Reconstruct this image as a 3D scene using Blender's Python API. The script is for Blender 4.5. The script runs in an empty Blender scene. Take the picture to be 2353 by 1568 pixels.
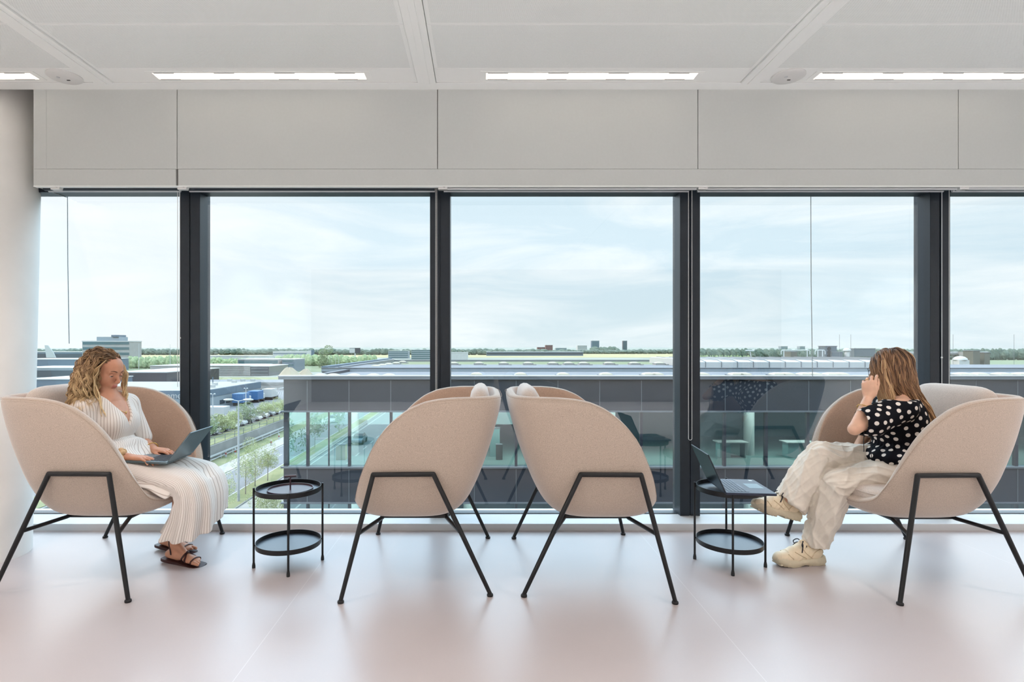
import bpy, math, random
import numpy as np
from mathutils import Vector, Matrix, Quaternion
random.seed(7)
RNG = np.random.default_rng(11)
SC = bpy.context.scene
COL = SC.collection
PI = math.pi
# camera facts read off the photograph: focal length in pixels of the 2353x1568 frame, vanishing point, eye height (m)
FPX, VX, VY, EYE = 1275.0, 1105.0, 797.0, 1.2

def at(px, py, y):
    """the place in the room/outside that lies at depth y and shows at that spot of the photograph"""
    return Vector(((px - VX) * y / FPX, y, EYE - (py - VY) * y / FPX))

def on(px, py, z=0.0):
    """the same for a place at height z (floor 0, street GZ)"""
    return at(px, py, (EYE - z) * FPX / (py - VY))

def lin(r, g, b):
    def f(c):
        c /= 255.0
        return c / 12.92 if c <= 0.04045 else ((c + 0.055) / 1.055) ** 2.4
    return (f(r), f(g), f(b), 1.0)

# ---------------------------------------------------------------- materials
def mat(name, rgb, rough=0.5, metal=0.0, var=0.0, vscale=8.0, bump=0.0, bscale=200.0, spec=0.5, sheen=0.0, coat=0.0, rgb2=None, trans=0.0):
    m = bpy.data.materials.new(name)
    m.use_nodes = True
    nt = m.node_tree
    b = nt.nodes['Principled BSDF']
    c = lin(*rgb)
    b.inputs['Base Color'].default_value = c
    b.inputs['Roughness'].default_value = rough
    b.inputs['Metallic'].default_value = metal
    b.inputs['Specular IOR Level'].default_value = spec
    b.inputs['Sheen Weight'].default_value = sheen
    b.inputs['Coat Weight'].default_value = coat
    b.inputs['Transmission Weight'].default_value = trans
    if var or rgb2 or bump:
        tc = nt.nodes.new('ShaderNodeTexCoord')
    if var or rgb2:
        n = nt.nodes.new('ShaderNodeTexNoise')
        n.inputs['Scale'].default_value = vscale
        n.inputs['Detail'].default_value = 5
        nt.links.new(tc.outputs['Object'], n.inputs['Vector'])
        r = nt.nodes.new('ShaderNodeValToRGB')
        r.color_ramp.elements[0].position = 0.32
        r.color_ramp.elements[1].position = 0.68
        if rgb2:
            r.color_ramp.elements[0].color = c
            r.color_ramp.elements[1].color = lin(*rgb2)
        else:
            r.color_ramp.elements[0].color = tuple(x * (1 - var) for x in c[:3]) + (1,)
            r.color_ramp.elements[1].color = tuple(min(1, x * (1 + var)) for x in c[:3]) + (1,)
        nt.links.new(n.outputs['Fac'], r.inputs['Fac'])
        nt.links.new(r.outputs['Color'], b.inputs['Base Color'])
    if bump:
        n2 = nt.nodes.new('ShaderNodeTexNoise')
        n2.inputs['Scale'].default_value = bscale
        n2.inputs['Detail'].default_value = 3
        nt.links.new(tc.outputs['Object'], n2.inputs['Vector'])
        bp = nt.nodes.new('ShaderNodeBump')
        bp.inputs['Strength'].default_value = bump
        bp.inputs['Distance'].default_value = 0.002
        nt.links.new(n2.outputs['Fac'], bp.inputs['Height'])
        nt.links.new(bp.outputs['Normal'], b.inputs['Normal'])
    return m

def emit(name, rgb, strength):
    m = bpy.data.materials.new(name)
    m.use_nodes = True
    nt = m.node_tree
    nt.nodes.clear()
    o = nt.nodes.new('ShaderNodeOutputMaterial')
    e = nt.nodes.new('ShaderNodeEmission')
    e.inputs['Color'].default_value = lin(*rgb)
    e.inputs['Strength'].default_value = strength
    nt.links.new(e.outputs[0], o.inputs['Surface'])
    return m

class NT:
    """small helper for writing node graphs"""
    def __init__(self, m):
        self.nt = m.node_tree
        self.b = self.nt.nodes.get('Principled BSDF')
    def n(self, kind, **kw):
        o = self.nt.nodes.new(kind)
        for k, v in kw.items():
            setattr(o, k, v)
        return o
    def l(self, a, b):
        self.nt.links.new(a, b)
    def math(self, op, a, b=None, clamp=False):
        o = self.n('ShaderNodeMath', operation=op)
        o.use_clamp = clamp
        for i, v in enumerate((a, b)):
            if v is None:
                continue
            if isinstance(v, (int, float)):
                o.inputs[i].default_value = v
            else:
                self.l(v, o.inputs[i])
        return o.outputs[0]
    def mix(self, f, a, b):
        o = self.n('ShaderNodeMix', data_type='RGBA')
        for s, v in ((o.inputs[0], f), (o.inputs[6], a), (o.inputs[7], b)):
            if isinstance(v, (tuple, float, int)):
                s.default_value = v
            else:
                self.l(v, s)
        return o.outputs[2]

# ---------------------------------------------------------------- objects
def tag(o, label=None, cat=None, group=None, kind=None):
    if label: o['label'] = label
    if cat: o['category'] = cat
    if group: o['group'] = group
    if kind: o['kind'] = kind
    return o

def thing(name, label, cat, loc=(0, 0, 0), rz=0.0, group=None, kind=None):
    o = bpy.data.objects.new(name, None)
    o.empty_display_size = 0.1
    o.location = loc
    o.rotation_euler = (0, 0, rz)
    COL.objects.link(o)
    return tag(o, label, cat, group, kind)

def copy_tree(o, parent=None):
    c = o.copy()
    COL.objects.link(c)
    c.parent = parent
    for ch in [x for x in bpy.data.objects if x.parent == o]:
        copy_tree(ch, c)
    return c

def world_of(o):
    v = Vector((0, 0, 0))
    while o is not None:
        v += o.location
        o = o.parent
    return v

def frame_of(d):
    d = Vector(d).normalized()
    u = Vector((0, 0, 1)) if abs(d.z) < 0.9 else Vector((1, 0, 0))
    a = d.cross(u).normalized()
    return a, a.cross(d).normalized()

class MB:
    """collects shapes; build() links them as ONE mesh object"""
    def __init__(self):
        self.v, self.f, self.m = [], [], []
        self.cur = 0
        self.at = []          # optional float per vertex
    def use(self, i):
        self.cur = i
        return self
    def add(self, verts, faces, att=None):
        k = len(self.v)
        self.v += [tuple(p) for p in verts]
        self.at += list(att) if att is not None else [0.0] * len(verts)
        for f in faces:
            self.f.append(tuple(i + k for i in f))
            self.m.append(self.cur)
        return self
    def box(self, x0, x1, y0, y1, z0, z1):
        v = [(x, y, z) for z in (z0, z1) for y in (y0, y1) for x in (x0, x1)]
        return self.add(v, [(0, 2, 3, 1), (4, 5, 7, 6), (0, 1, 5, 4), (2, 6, 7, 3), (0, 4, 6, 2), (1, 3, 7, 5)])
    def obox(self, c, ax, ay, az):
        c, ax, ay, az = Vector(c), Vector(ax), Vector(ay), Vector(az)
        v = [c + ax * i + ay * j + az * k for k in (-.5, .5) for j in (-.5, .5) for i in (-.5, .5)]
        return self.add(v, [(0, 2, 3, 1), (4, 5, 7, 6), (0, 1, 5, 4), (2, 6, 7, 3), (0, 4, 6, 2), (1, 3, 7, 5)])
    def tube(self, pts, r, seg=10, cap=True, closed=False, att=None):
        pts = [Vector(p) for p in pts]
        n = len(pts)
        rr = r if isinstance(r, (list, tuple, np.ndarray)) else [r] * n
        vs, fs, aa = [], [], []
        a = None
        for i in range(n):
            if closed:
                d = pts[(i + 1) % n] - pts[i - 1]
            else:
                d = pts[min(i + 1, n - 1)] - pts[max(i - 1, 0)]
            if d.length < 1e-9: d = Vector((0, 0, 1))
            d.normalize()
            if a is None:
                a, _ = frame_of(d)
            a = (a - d * a.dot(d))
            if a.length < 1e-6: a, _ = frame_of(d)
            a.normalize()
            b = d.cross(a)
            for s in range(seg):
                t = 2 * PI * s / seg
                vs.append(pts[i] + (a * math.cos(t) + b * math.sin(t)) * rr[i])
                aa.append(att[i] if att is not None else 0.0)
        m = n if closed else n - 1
        for i in range(m):
            j = (i + 1) % n
            for s in range(seg):
                q = (s + 1) % seg
                fs.append((i * seg + s, i * seg + q, j * seg + q, j * seg + s))
        if cap and not closed:
            fs.append(tuple(range(seg - 1, -1, -1)))
            fs.append(tuple((n - 1) * seg + s for s in range(seg)))
        return self.add(vs, fs, aa)
    def rod(self, a, b, r, seg=12, r2=None):
        return self.tube([a, b], [r, r if r2 is None else r2], seg)
    def lathe(self, prof, c=(0, 0, 0), seg=40, axis=None):
        """prof: (radius, height) list"""
        c = Vector(c)
        vs, fs = [], []
        if axis is None:
            ex, ey, ez = Vector((1, 0, 0)), Vector((0, 1, 0)), Vector((0, 0, 1))
        else:
            ez = Vector(axis).normalized(); ex, ey = frame_of(ez)
        for (r, h) in prof:
            for s in range(seg):
                t = 2 * PI * s / seg
                vs.append(c + ex * (r * math.cos(t)) + ey * (r * math.sin(t)) + ez * h)
        n = len(prof)
        for i in range(n - 1):
            for s in range(seg):
                q = (s + 1) % seg
                fs.append((i * seg + s, i * seg + q, (i + 1) * seg + q, (i + 1) * seg + s))
        fs.append(tuple(range(seg - 1, -1, -1)))
        fs.append(tuple((n - 1) * seg + s for s in range(seg)))
        return self.add(vs, fs)
    def ball(self, c, r, seg=10, rings=6):
        r = Vector((r, r, r)) if isinstance(r, (int, float)) else Vector(r)
        c = Vector(c)
        vs, fs = [], []
        for i in range(rings + 1):
            p = PI * i / rings
            for s in range(seg):
                t = 2 * PI * s / seg
                vs.append(c + Vector((r.x * math.sin(p) * math.cos(t), r.y * math.sin(p) * math.sin(t), r.z * math.cos(p))))
        for i in range(rings):
            for s in range(seg):
                q = (s + 1) % seg
                fs.append((i * seg + s, (i + 1) * seg + s, (i + 1) * seg + q, i * seg + q))
        return self.add(vs, fs)
    def loft(self, rings, closed=True, cap=True, att=None):
        """rings: equal-length vertex lists"""
        n, k = len(rings), len(rings[0])
        vs = [p for r in rings for p in r]
        aa = [x for r in att for x in r] if att is not None else None
        fs = []
        for i in range(n - 1):
            for s in range(k if closed else k - 1):
                q = (s + 1) % k
                fs.append((i * k + s, i * k + q, (i + 1) * k + q, (i + 1) * k + s))
        if cap and closed:
            fs.append(tuple(range(k - 1, -1, -1)))
            fs.append(tuple((n - 1) * k + s for s in range(k)))
        return self.add(vs, fs, aa)
    def prism(self, poly, h0, h1, axis='z'):
        """poly of 2-tuples swept along an axis"""
        def p3(p, h):
            if axis == 'z': return (p[0], p[1], h)
            if axis == 'y': return (p[0], h, p[1])
            return (h, p[0], p[1])
        k = len(poly)
        vs = [p3(p, h0) for p in poly] + [p3(p, h1) for p in poly]
        fs = [tuple(range(k - 1, -1, -1)), tuple(range(k, 2 * k))]
        fs += [(s, (s + 1) % k, k + (s + 1) % k, k + s) for s in range(k)]
        return self.add(vs, fs)
    def build(self, name, mats, parent=None, loc=None, smooth=40, bevel=0, att=None, local=False, subsurf=0):
        """vertices are world coordinates (local=True: the parent's own); loc: where the origin goes"""
        base = Vector((0, 0, 0)) if local else (world_of(parent) if parent is not None else Vector((0, 0, 0)))
        off = Vector(loc) if loc is not None else base
        me = bpy.data.meshes.new(name)
        me.from_pydata([(p[0] - off.x, p[1] - off.y, p[2] - off.z) for p in self.v], [], self.f)
        mats = mats if isinstance(mats, (list, tuple)) else [mats]
        for m in mats: me.materials.append(m)
        if len(mats) > 1:
            me.polygons.foreach_set('material_index', self.m)
        if att:
            a = me.attributes.new(att, 'FLOAT', 'POINT')
            a.data.foreach_set('value', self.at)
        me.validate()
        fix_normals(me)
        if smooth:
            me.polygons.foreach_set('use_smooth', [True] * len(me.polygons))
            if smooth < 180: me.set_sharp_from_angle(angle=math.radians(smooth))
        o = bpy.data.objects.new(name, me)
        if loc is not None: o.location = off - base
        COL.objects.link(o)
        o.parent = parent
        if bevel:
            b = o.modifiers.new('bevel', 'BEVEL'); b.width = bevel; b.segments = 2; b.limit_method = 'ANGLE'
        if subsurf:
            s = o.modifiers.new('sub', 'SUBSURF'); s.levels = s.render_levels = subsurf
        return o

import bmesh
def fix_normals(me):
    if len(me.polygons) > 40000: return
    bm = bmesh.new(); bm.from_mesh(me)
    bmesh.ops.recalc_face_normals(bm, faces=bm.faces)
    bm.to_mesh(me); bm.free()

def interp(x, xs, ys):
    return float(np.interp(x, xs, ys))

def text_mesh(body, size, depth=0.005):
    c = bpy.data.curves.new('lettering', 'FONT')
    c.body = body; c.size = size; c.extrude = depth; c.align_x = 'LEFT'
    return c
# ================================================================ the room
ROOM_L, ROOM_R, ROOM_B = -3.69, 6.54, -4.4      # left, right and back walls
WALL_Y, GLASS_Y, CEIL, HEAD = 3.62, 3.84, 2.88, 2.25
M = {}
M['white'] = mat('white_metal', (246, 248, 246), 0.5, spec=0.3)
M['wallpaint'] = mat('wall_paint', (238, 238, 236), 0.7, var=0.015, vscale=40, bump=0.08, bscale=300, spec=0.25)
M['panel'] = mat('bulkhead_panel', (198, 201, 199), 0.7, var=0.012, vscale=60, bump=0.06, bscale=400, spec=0.25)
M['plaster'] = mat('column_plaster', (240, 238, 234), 0.75, var=0.02, vscale=5, bump=0.12, bscale=120, spec=0.2)
M['seam'] = mat('panel_seam', (120, 118, 114), 0.8)
M['frame'] = mat('window_frame', (30, 38, 47), 0.38, var=0.06, vscale=30, spec=0.4)
M['alu'] = mat('pale_aluminium', (196, 198, 200), 0.4, 0.3)
M['plastic'] = mat('white_plastic', (222, 222, 220), 0.4)
M['sill'] = mat('sill_laminate', (206, 207, 208), 0.35, var=0.01, vscale=10, spec=0.4)
M['backwall'] = mat('rear_wall_paint', (158, 152, 146), 0.8, spec=0.2)
M['lamp'] = emit('lamp_diffuser', (255, 243, 226), 1.9)
M['dark'] = mat('dark_gap', (70, 70, 68), 0.6)

def perforated():
    m = mat('perforated_metal', (236, 236, 232), 0.55, spec=0.3)
    t = NT(m)
    tc = t.n('ShaderNodeTexCoord')
    mp = t.n('ShaderNodeMapping')
    mp.inputs['Rotation'].default_value = (0, 0, PI / 4)
    mp.inputs['Scale'].default_value = (1 / .0056,) * 3
    t.l(tc.outputs['Object'], mp.inputs['Vector'])
    s = t.n('ShaderNodeSeparateXYZ'); t.l(mp.outputs[0], s.inputs[0])
    fx = t.math('SUBTRACT', t.math('FRACT', s.outputs[0]), 0.5)
    fy = t.math('SUBTRACT', t.math('FRACT', s.outputs[1]), 0.5)
    d = t.math('SQRT', t.math('ADD', t.math('MULTIPLY', fx, fx), t.math('MULTIPLY', fy, fy)))
    hole = t.math('LESS_THAN', d, 0.24)
    t.l(t.mix(hole, lin(246, 249, 247), lin(168, 171, 169)), t.b.inputs['Base Color'])
    return m
M['perf'] = perforated()

def floor_mat():
    m = mat('linoleum', (206, 196, 193), 0.36, spec=0.62)
    t = NT(m)
    tc = t.n('ShaderNodeTexCoord')
    n = t.n('ShaderNodeTexNoise'); n.inputs['Scale'].default_value = 2.2; n.inputs['Detail'].default_value = 6
    t.l(tc.outputs['Object'], n.inputs['Vector'])
    n2 = t.n('ShaderNodeTexNoise'); n2.inputs['Scale'].default_value = 160; n2.inputs['Detail'].default_value = 2
    t.l(tc.outputs['Object'], n2.inputs['Vector'])
    c1 = t.mix(n.outputs['Fac'], lin(180, 170, 169), lin(191, 181, 180))
    c2 = t.mix(t.math('MULTIPLY', n2.outputs['Fac'], 0.14), c1, lin(160, 152, 152))
    s = t.n('ShaderNodeSeparateXYZ'); t.l(tc.outputs['Object'], s.inputs[0])
    k = t.math('FRACT', t.math('DIVIDE', t.math('ADD', s.outputs[0], 0.89 + 1.91 * 4), 1.91))
    line = t.math('LESS_THAN', k, 0.0016)
    c3 = t.mix(t.math('MULTIPLY', line, 0.22), c2, lin(240, 238, 236))
    t.l(c3, t.b.inputs['Base Color'])
    r = t.math('ADD', t.math('MULTIPLY', n.outputs['Fac'], 0.10), 0.28)
    t.l(r, t.b.inputs['Roughness'])
    bp = t.n('ShaderNodeBump'); bp.inputs['Strength'].default_value = 0.05; bp.inputs['Distance'].default_value = 0.001
    t.l(n2.outputs['Fac'], bp.inputs['Height']); t.l(bp.outputs[0], t.b.inputs['Normal'])
    return m
M['floor'] = floor_mat()

def glass_mat():
    m = bpy.data.materials.new('window_glass'); m.use_nodes = True
    t = NT(m); t.nt.nodes.clear()
    o = t.n('ShaderNodeOutputMaterial')
    tr = t.n('ShaderNodeBsdfTransparent'); tr.inputs[0].default_value = (0.965, 0.985, 0.985, 1)
    gl = t.n('ShaderNodeBsdfGlossy'); gl.inputs['Roughness'].default_value = 0.0; gl.inputs['Color'].default_value = (0.9, 0.97, 1, 1)
    fr = t.n('ShaderNodeFresnel'); fr.inputs['IOR'].default_value = 1.5
    f = t.math('MULTIPLY', fr.outputs[0], 2.3, True)
    mx = t.n('ShaderNodeMixShader')
    t.l(f, mx.inputs[0]); t.l(tr.outputs[0], mx.inputs[1]); t.l(gl.outputs[0], mx.inputs[2]); t.l(mx.outputs[0], o.inputs[0])
    return m
M['glass'] = glass_mat()

BULK_L = -2.918          # the upper wall ends at the column
def struct(o):
    o['kind'] = 'structure'
    return o

b = MB().box(ROOM_L, ROOM_R, ROOM_B, WALL_Y + .02, -0.12, 0.0)
struct(b.build('floor', M['floor'], smooth=0))
b = MB().box(ROOM_L - .2, ROOM_L, ROOM_B, 3.95, -0.3, 3.2)
struct(b.build('wall_left', M['wallpaint'], smooth=0))
b = MB().box(ROOM_R, ROOM_R + .2, ROOM_B, 3.95, -0.3, 3.2)
struct(b.build('wall_right', M['wallpaint'], smooth=0))
b = MB().box(ROOM_L - .2, ROOM_R + .2, ROOM_B - .2, ROOM_B, -0.3, 3.2)
struct(b.build('wall_behind', M['backwall'], smooth=0))

# upper wall above the windows: panels with shadow gaps
SEAM_X = [-1.982 + 1.699 * k for k in range(-1, 6)]
up = thing('wall_back', None, None, (0, WALL_Y, HEAD), kind='structure')
b = MB().box(BULK_L + .0015, ROOM_R, WALL_Y + .012, WALL_Y + .10, HEAD, CEIL)
b.build('backing', M['seam'], up, smooth=0)
edges = [BULK_L] + SEAM_X[1:-1] + [ROOM_R]
for i in range(len(edges) - 1):
    x0, x1 = edges[i] + (.0025 if i else .0), edges[i + 1] - .0025
    MB().box(x0, x1, WALL_Y, WALL_Y + .011, 2.3605, CEIL).build('wall_panel', M['panel'], up, smooth=0)
for i in range(len(edges) - 1):
    x0, x1 = edges[i] + (.008 if i == 1 else 0), edges[i + 1] - (.008 if i == 0 else 0)
    MB().box(x0, x1, WALL_Y - .001, WALL_Y + .011, HEAD, 2.3585).build('blind_fascia', M['panel'], up, smooth=0)
MB().box(BULK_L, ROOM_R, WALL_Y - .003, WALL_Y + .03, HEAD - .006, HEAD).build('edge_strip', M['white'], up, smooth=0)
MB().box(-2.838, -2.834, WALL_Y - .0015, WALL_Y, HEAD, CEIL).build('seam', M['panel'], up, smooth=0)

# ceiling: rails, perforated panels, plain strip with the lamps
ce = thing('ceiling', None, None, (0, 0, CEIL), kind='structure')
MB().box(ROOM_L - .2, ROOM_R + .2, ROOM_B - .2, 3.62, CEIL + .03, CEIL + .32).box(BULK_L, ROOM_R + .2, 3.62, 3.95, CEIL + .03, CEIL + .32).build('slab', M['seam'], ce, smooth=0)
MB().box(ROOM_L - .2, BULK_L, 3.62, 3.98, 3.3, 3.4).build('recess_top', M['white'], ce, smooth=0)   # recess where the column passes up
MB().box(ROOM_L - .2, BULK_L + .02, 3.905, 3.98, HEAD + .11, 3.3).build('recess_back', M['panel'], ce, smooth=0)
MB().box(BULK_L - .001, BULK_L + .0015, 3.6205, 3.91, HEAD, 3.3).build('recess_side', M['panel'], ce, smooth=0)
RAIL = [-2.393 + 2.05 * k for k in range(-1, 6)]
MB().box(ROOM_L, ROOM_R, 3.526, WALL_Y, CEIL - .002, CEIL + .03).build('edge_trim', M['white'], ce, smooth=0)
for x in RAIL:
    if x < ROOM_L: continue
    r = MB().box(x - .057, x + .057, ROOM_B, 3.522, CEIL - .011, CEIL + .03)
    rail = r.build('rail', M['white'], ce, smooth=0, bevel=.0012)
    MB().box(x - .016, x + .020, ROOM_B, 3.521, CEIL - .016, CEIL - .011).build('rail_ridge', M['white'], rail, smooth=0, bevel=.001)
ys = [3.352 - .465 * k for k in range(0, 18)]
xs = [max(ROOM_L, RAIL[0] + .06)] + RAIL[1:] + [ROOM_R]
cells = [(max(ROOM_L, RAIL[i] + .06), min(ROOM_R, RAIL[i + 1] - .06)) for i in range(len(RAIL) - 1)] + [(RAIL[-1] + .06, ROOM_R)]
for (x0, x1) in cells:
    if x1 - x0 < .1: continue
    MB().box(x0, x1, 3.3535, 3.523, CEIL, CEIL + .03).build('lamp_strip', M['white'], ce, smooth=0, bevel=.001)
    for j in range(6):
        y1, y0 = ys[j] - .0015, ys[j + 1] + .0015
        p = MB().box(x0, x1, y0, y1, CEIL, CEIL + .03)
        p.use(1).box(x0 + .022, x1 - .022, y0 + .010, y1 - .010, CEIL - .0006, CEIL + .001)
        p.build('ceiling_panel', [M['white'], M['perf']], ce, smooth=0)
    MB().box(x0, x1, ROOM_B, ys[6] - .0015, CEIL, CEIL + .03).build('rear_field', M['white'], ce, smooth=0)

# ceiling lamps
LAMP_LBL = {-3.416: 'warm white linear ceiling lamp cut off by the left edge, over the column',
            -1.366: 'long warm white ceiling lamp above the first full window pane',
            .682: 'long warm white ceiling lamp above the two back to back chairs',
            2.732: 'long warm white ceiling lamp over the woman in the polka dot blouse'}
for k, cx in enumerate((-3.416, -1.366, .682, 2.732)):
    hw = .65
    x0, x1 = max(cx - hw, ROOM_L + .02), cx + hw
    t = thing('ceiling_light', LAMP_LBL[cx], 'ceiling lamp', ((x0 + x1) / 2, 3.438, CEIL), group='linear ceiling lamps')
    f = MB()
    f.box(x0 - .035, x1 + .035, 3.381, 3.399, CEIL - .0035, CEIL)
    f.box(x0 - .035, x1 + .035, 3.478, 3.496, CEIL - .0035, CEIL)
    f.box(x0 - .035, x0, 3.399, 3.478, CEIL - .0035, CEIL)
    f.box(x1, x1 + .035, 3.399, 3.478, CEIL - .0035, CEIL)
    f.build('lamp_frame', M['white'], t, smooth=0, bevel=.001)
    MB().box(x0, x1, 3.399, 3.478, CEIL - .0035, CEIL - .0005).build('diffuser', M['lamp'], t, smooth=0)
    for j in range(4):
        for yy in (3.3985, 3.4785):
            xa = x0 + .01 + j * .37
            if xa + .12 > x1: continue
            MB().box(xa, xa + .125, yy - .002, yy + .002, CEIL - .005, CEIL - .0034).build('clip', M['dark'], t, smooth=0)

for (cx, cy, lb) in ((-2.585, 3.445, 'white round ceiling detector left of the first full ceiling lamp'), (1.906, 3.44, 'white round ceiling detector between the two right ceiling lamps')):
    t = thing('smoke_detector', lb, 'detector', (cx, cy, CEIL), group='round ceiling detectors')
    MB().lathe([(.097, 0), (.097, -.006), (.088, -.013), (.05, -.016), (.001, -.017)], (cx, cy, CEIL)).build('housing', M['plastic'], t)
    MB().box(cx + .002, cx + .022, cy + .012, cy + .022, CEIL - .0195, CEIL - .015).build('sensor_slot', M['dark'], t, smooth=0, bevel=.002)
    MB().ball((cx - .025, cy - .02, CEIL - .016), (.011, .011, .004)).build('sensor_lens', M['alu'], t)

# round column at the left edge
def column_ring(z):
    t = z / CEIL
    cx, cy = -2.855 + (-3.326 + 2.855) * t, 3.185 + (3.86 - 3.185) * t
    return [(cx + .22 * math.cos(2 * PI * k / 96), cy + .22 * math.sin(2 * PI * k / 96), z) for k in range(96)]
struct(MB().loft([column_ring(z) for z in (0, 1.0, 2.0, 3.31)]).build('column', M['plaster'], smooth=30))   # leans outwards

# windows: dark frames with panes, numbered from the left
MX = [-1.985 + 1.706 * k for k in range(-1, 6)]
MW = .0685
for i in range(6):
    x0, x1 = MX[i], MX[i + 1]
    w = thing('window_%d' % (i + 1), None, None, ((x0 + x1) / 2, GLASS_Y, .045), kind='structure')
    f = MB()
    f.box(x0 + MW, x1 - MW, 3.785, 3.90, HEAD + .004, HEAD + .12)
    f.box(x0 + MW, x1 - MW, 3.83, 3.90, .045, .050)
    f.build('window_frame', M['frame'], w, smooth=0, bevel=.002)
    g = MB(); g.add([(x0 + MW - .01, GLASS_Y, .05), (x1 - MW + .01, GLASS_Y, .05), (x1 - MW + .01, GLASS_Y, HEAD + .02), (x0 + MW - .01, GLASS_Y, HEAD + .02)], [(0, 1, 2, 3)])
    g.build('pane', M['glass'], w, smooth=0)
for i, x in enumerate(MX):
    f = MB()
    f.box(x - MW, x - .004, 3.785, 3.93, .045, HEAD + .12)
    f.box(x + .004, x + MW, 3.785, 3.93, .045, HEAD + .12)
    f.box(x - .005, x + .005, 3.792, 3.93, .045, HEAD + .12)
    struct(f.build('trim_%d' % (i + 1), M['frame'], smooth=0, bevel=.002))
b = MB().box(ROOM_L, ROOM_R, 3.615, 3.96, -.12, .045)
struct(b.build('window_sill', M['sill'], smooth=0, bevel=.004))

# roller blinds, rolled up under the fascia, each with bead chain
def chain_pts(x, y, z0, z1):
    n = int((z1 - z0) / .0028)
    return [(x, y, z1 - (z1 - z0) * i / n) for i in range(n + 1)]
def beads(mb, pts):
    mb.tube(pts, [.0023 if i % 2 == 0 else .0011 for i in range(len(pts))], 6)
BL = [('rolled up dark roller blind in the leftmost window beside the column', -2.93, -1.985, [(408.0, 890), (413.3, 890)], False),
      ('rolled up dark roller blind above the seated woman with laptop on her lap', -1.985, -.279, [(1001.0, 905), (1003.8, 905)], False),
      ('rolled up roller blind with pale bar above the back to back chairs', -.279, 1.424, [(1582.0, 1008), (1590.0, 1008)], True),
      ('rolled up roller blind with pale bar left of the rightmost mullion', 1.424, 3.133, [(2164.3, 900), (2181.0, 900)], True),
      ('rolled up roller blind in the cut off window at the right edge', 3.133, 4.839, [], True)]
for (lb, x0, x1, ch, bar) in BL:
    t = thing('roller_blind', lb, 'roller blind', ((x0 + x1) / 2, 3.69, HEAD), group='roller blinds along the windows')
    MB().rod((x0 + .03, 3.69, 2.258), (x1 - .03, 3.69, 2.258), .021, 20).build('blind_tube', M['frame'], t)
    MB().rod((x0 + .03, 3.725, 2.246), (x1 - .03, 3.725, 2.246), .009, 10).build('guide_rod', M['alu'], t)
    if bar:
        MB().box(x0 + (.0 if x0 < 3 else .02), x1 - .01, 3.634, 3.652, 2.229, 2.2395 if x0 < 3 else 2.2445).build('hem_bar', M['alu'], t, smooth=0, bevel=.002)
    q = MB()
    bx = x0 + (.005 if x0 > -2.5 else .12)
    q.prism([(bx - .005, 2.229), (bx + .052, 2.229), (bx + .058, 2.250), (bx + .047, 2.246), (bx + .035, 2.240), (bx + .02, 2.25), (bx - .005, 2.25)], 3.628, 3.66, 'y')
    q.build('bracket', M['plastic'], t, smooth=0, bevel=.001)
    for n, (px, pb) in enumerate(ch):
        top, bot = at(px, 429, 3.70), at(px, pb, 3.70)
        c = MB(); beads(c, chain_pts(top.x, 3.70, bot.z, 2.25))
        if n == 1 and pb > 1000:
            a = at(ch[0][0], pb, 3.70)
            mid = (a + bot) / 2
            beads(c, [(mid.x + (bot.x - a.x) / 2 * math.cos(PI * i / 18), 3.70, mid.z - .011 * math.sin(PI * i / 18)) for i in range(19)])
        if n == 0 and px > 2000: c.ball(at(2164.3, 822, 3.70), .006)
        if n == 0 and px < 500: c.ball(at(414, 777, 3.70), .005)
        c.build('bead_chain', M['plastic'], t)
# ================================================================ lounge chairs
def fabric(name, rgb, sheen=0.7):
    m = mat(name, rgb, 0.9, spec=0.15, sheen=sheen)
    t = NT(m)
    tc = t.n('ShaderNodeTexCoord')
    n = t.n('ShaderNodeTexNoise'); n.inputs['Scale'].default_value = 330; n.inputs['Detail'].default_value = 4
    t.l(tc.outputs['Object'], n.inputs['Vector'])
    c = lin(*rgb)
    r = t.n('ShaderNodeValToRGB')
    r.color_ramp.elements[0].position, r.color_ramp.elements[1].position = .3, .7
    r.color_ramp.elements[0].color = tuple(x * .80 for x in c[:3]) + (1,)
    r.color_ramp.elements[1].color = tuple(min(1, x * 1.18) for x in c[:3]) + (1,)
    t.l(n.outputs['Fac'], r.inputs[0]); t.l(r.outputs[0], t.b.inputs['Base Color'])
    bp = t.n('ShaderNodeBump'); bp.inputs['Strength'].default_value = .25; bp.inputs['Distance'].default_value = .0015
    t.l(n.outputs['Fac'], bp.inputs['Height']); t.l(bp.outputs[0], t.b.inputs['Normal'])
    return m
M['felt'] = fabric('beige_felt', (184, 167, 152))
M['felt_in_lit'] = fabric('lamp_warmed_inner_felt', (186, 156, 136))  # warm lamp light on the inner faces is put into this felt colour
M['cushion'] = fabric('cushion_felt', (200, 186, 175))
M['seamfelt'] = fabric('seam_thread', (176, 156, 140), 0)
M['black'] = mat('black_steel', (14, 15, 18), 0.38, 0.0, spec=0.4, coat=.05)
M['rubber'] = mat('black_rubber', (24, 24, 26), 0.6)

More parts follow.
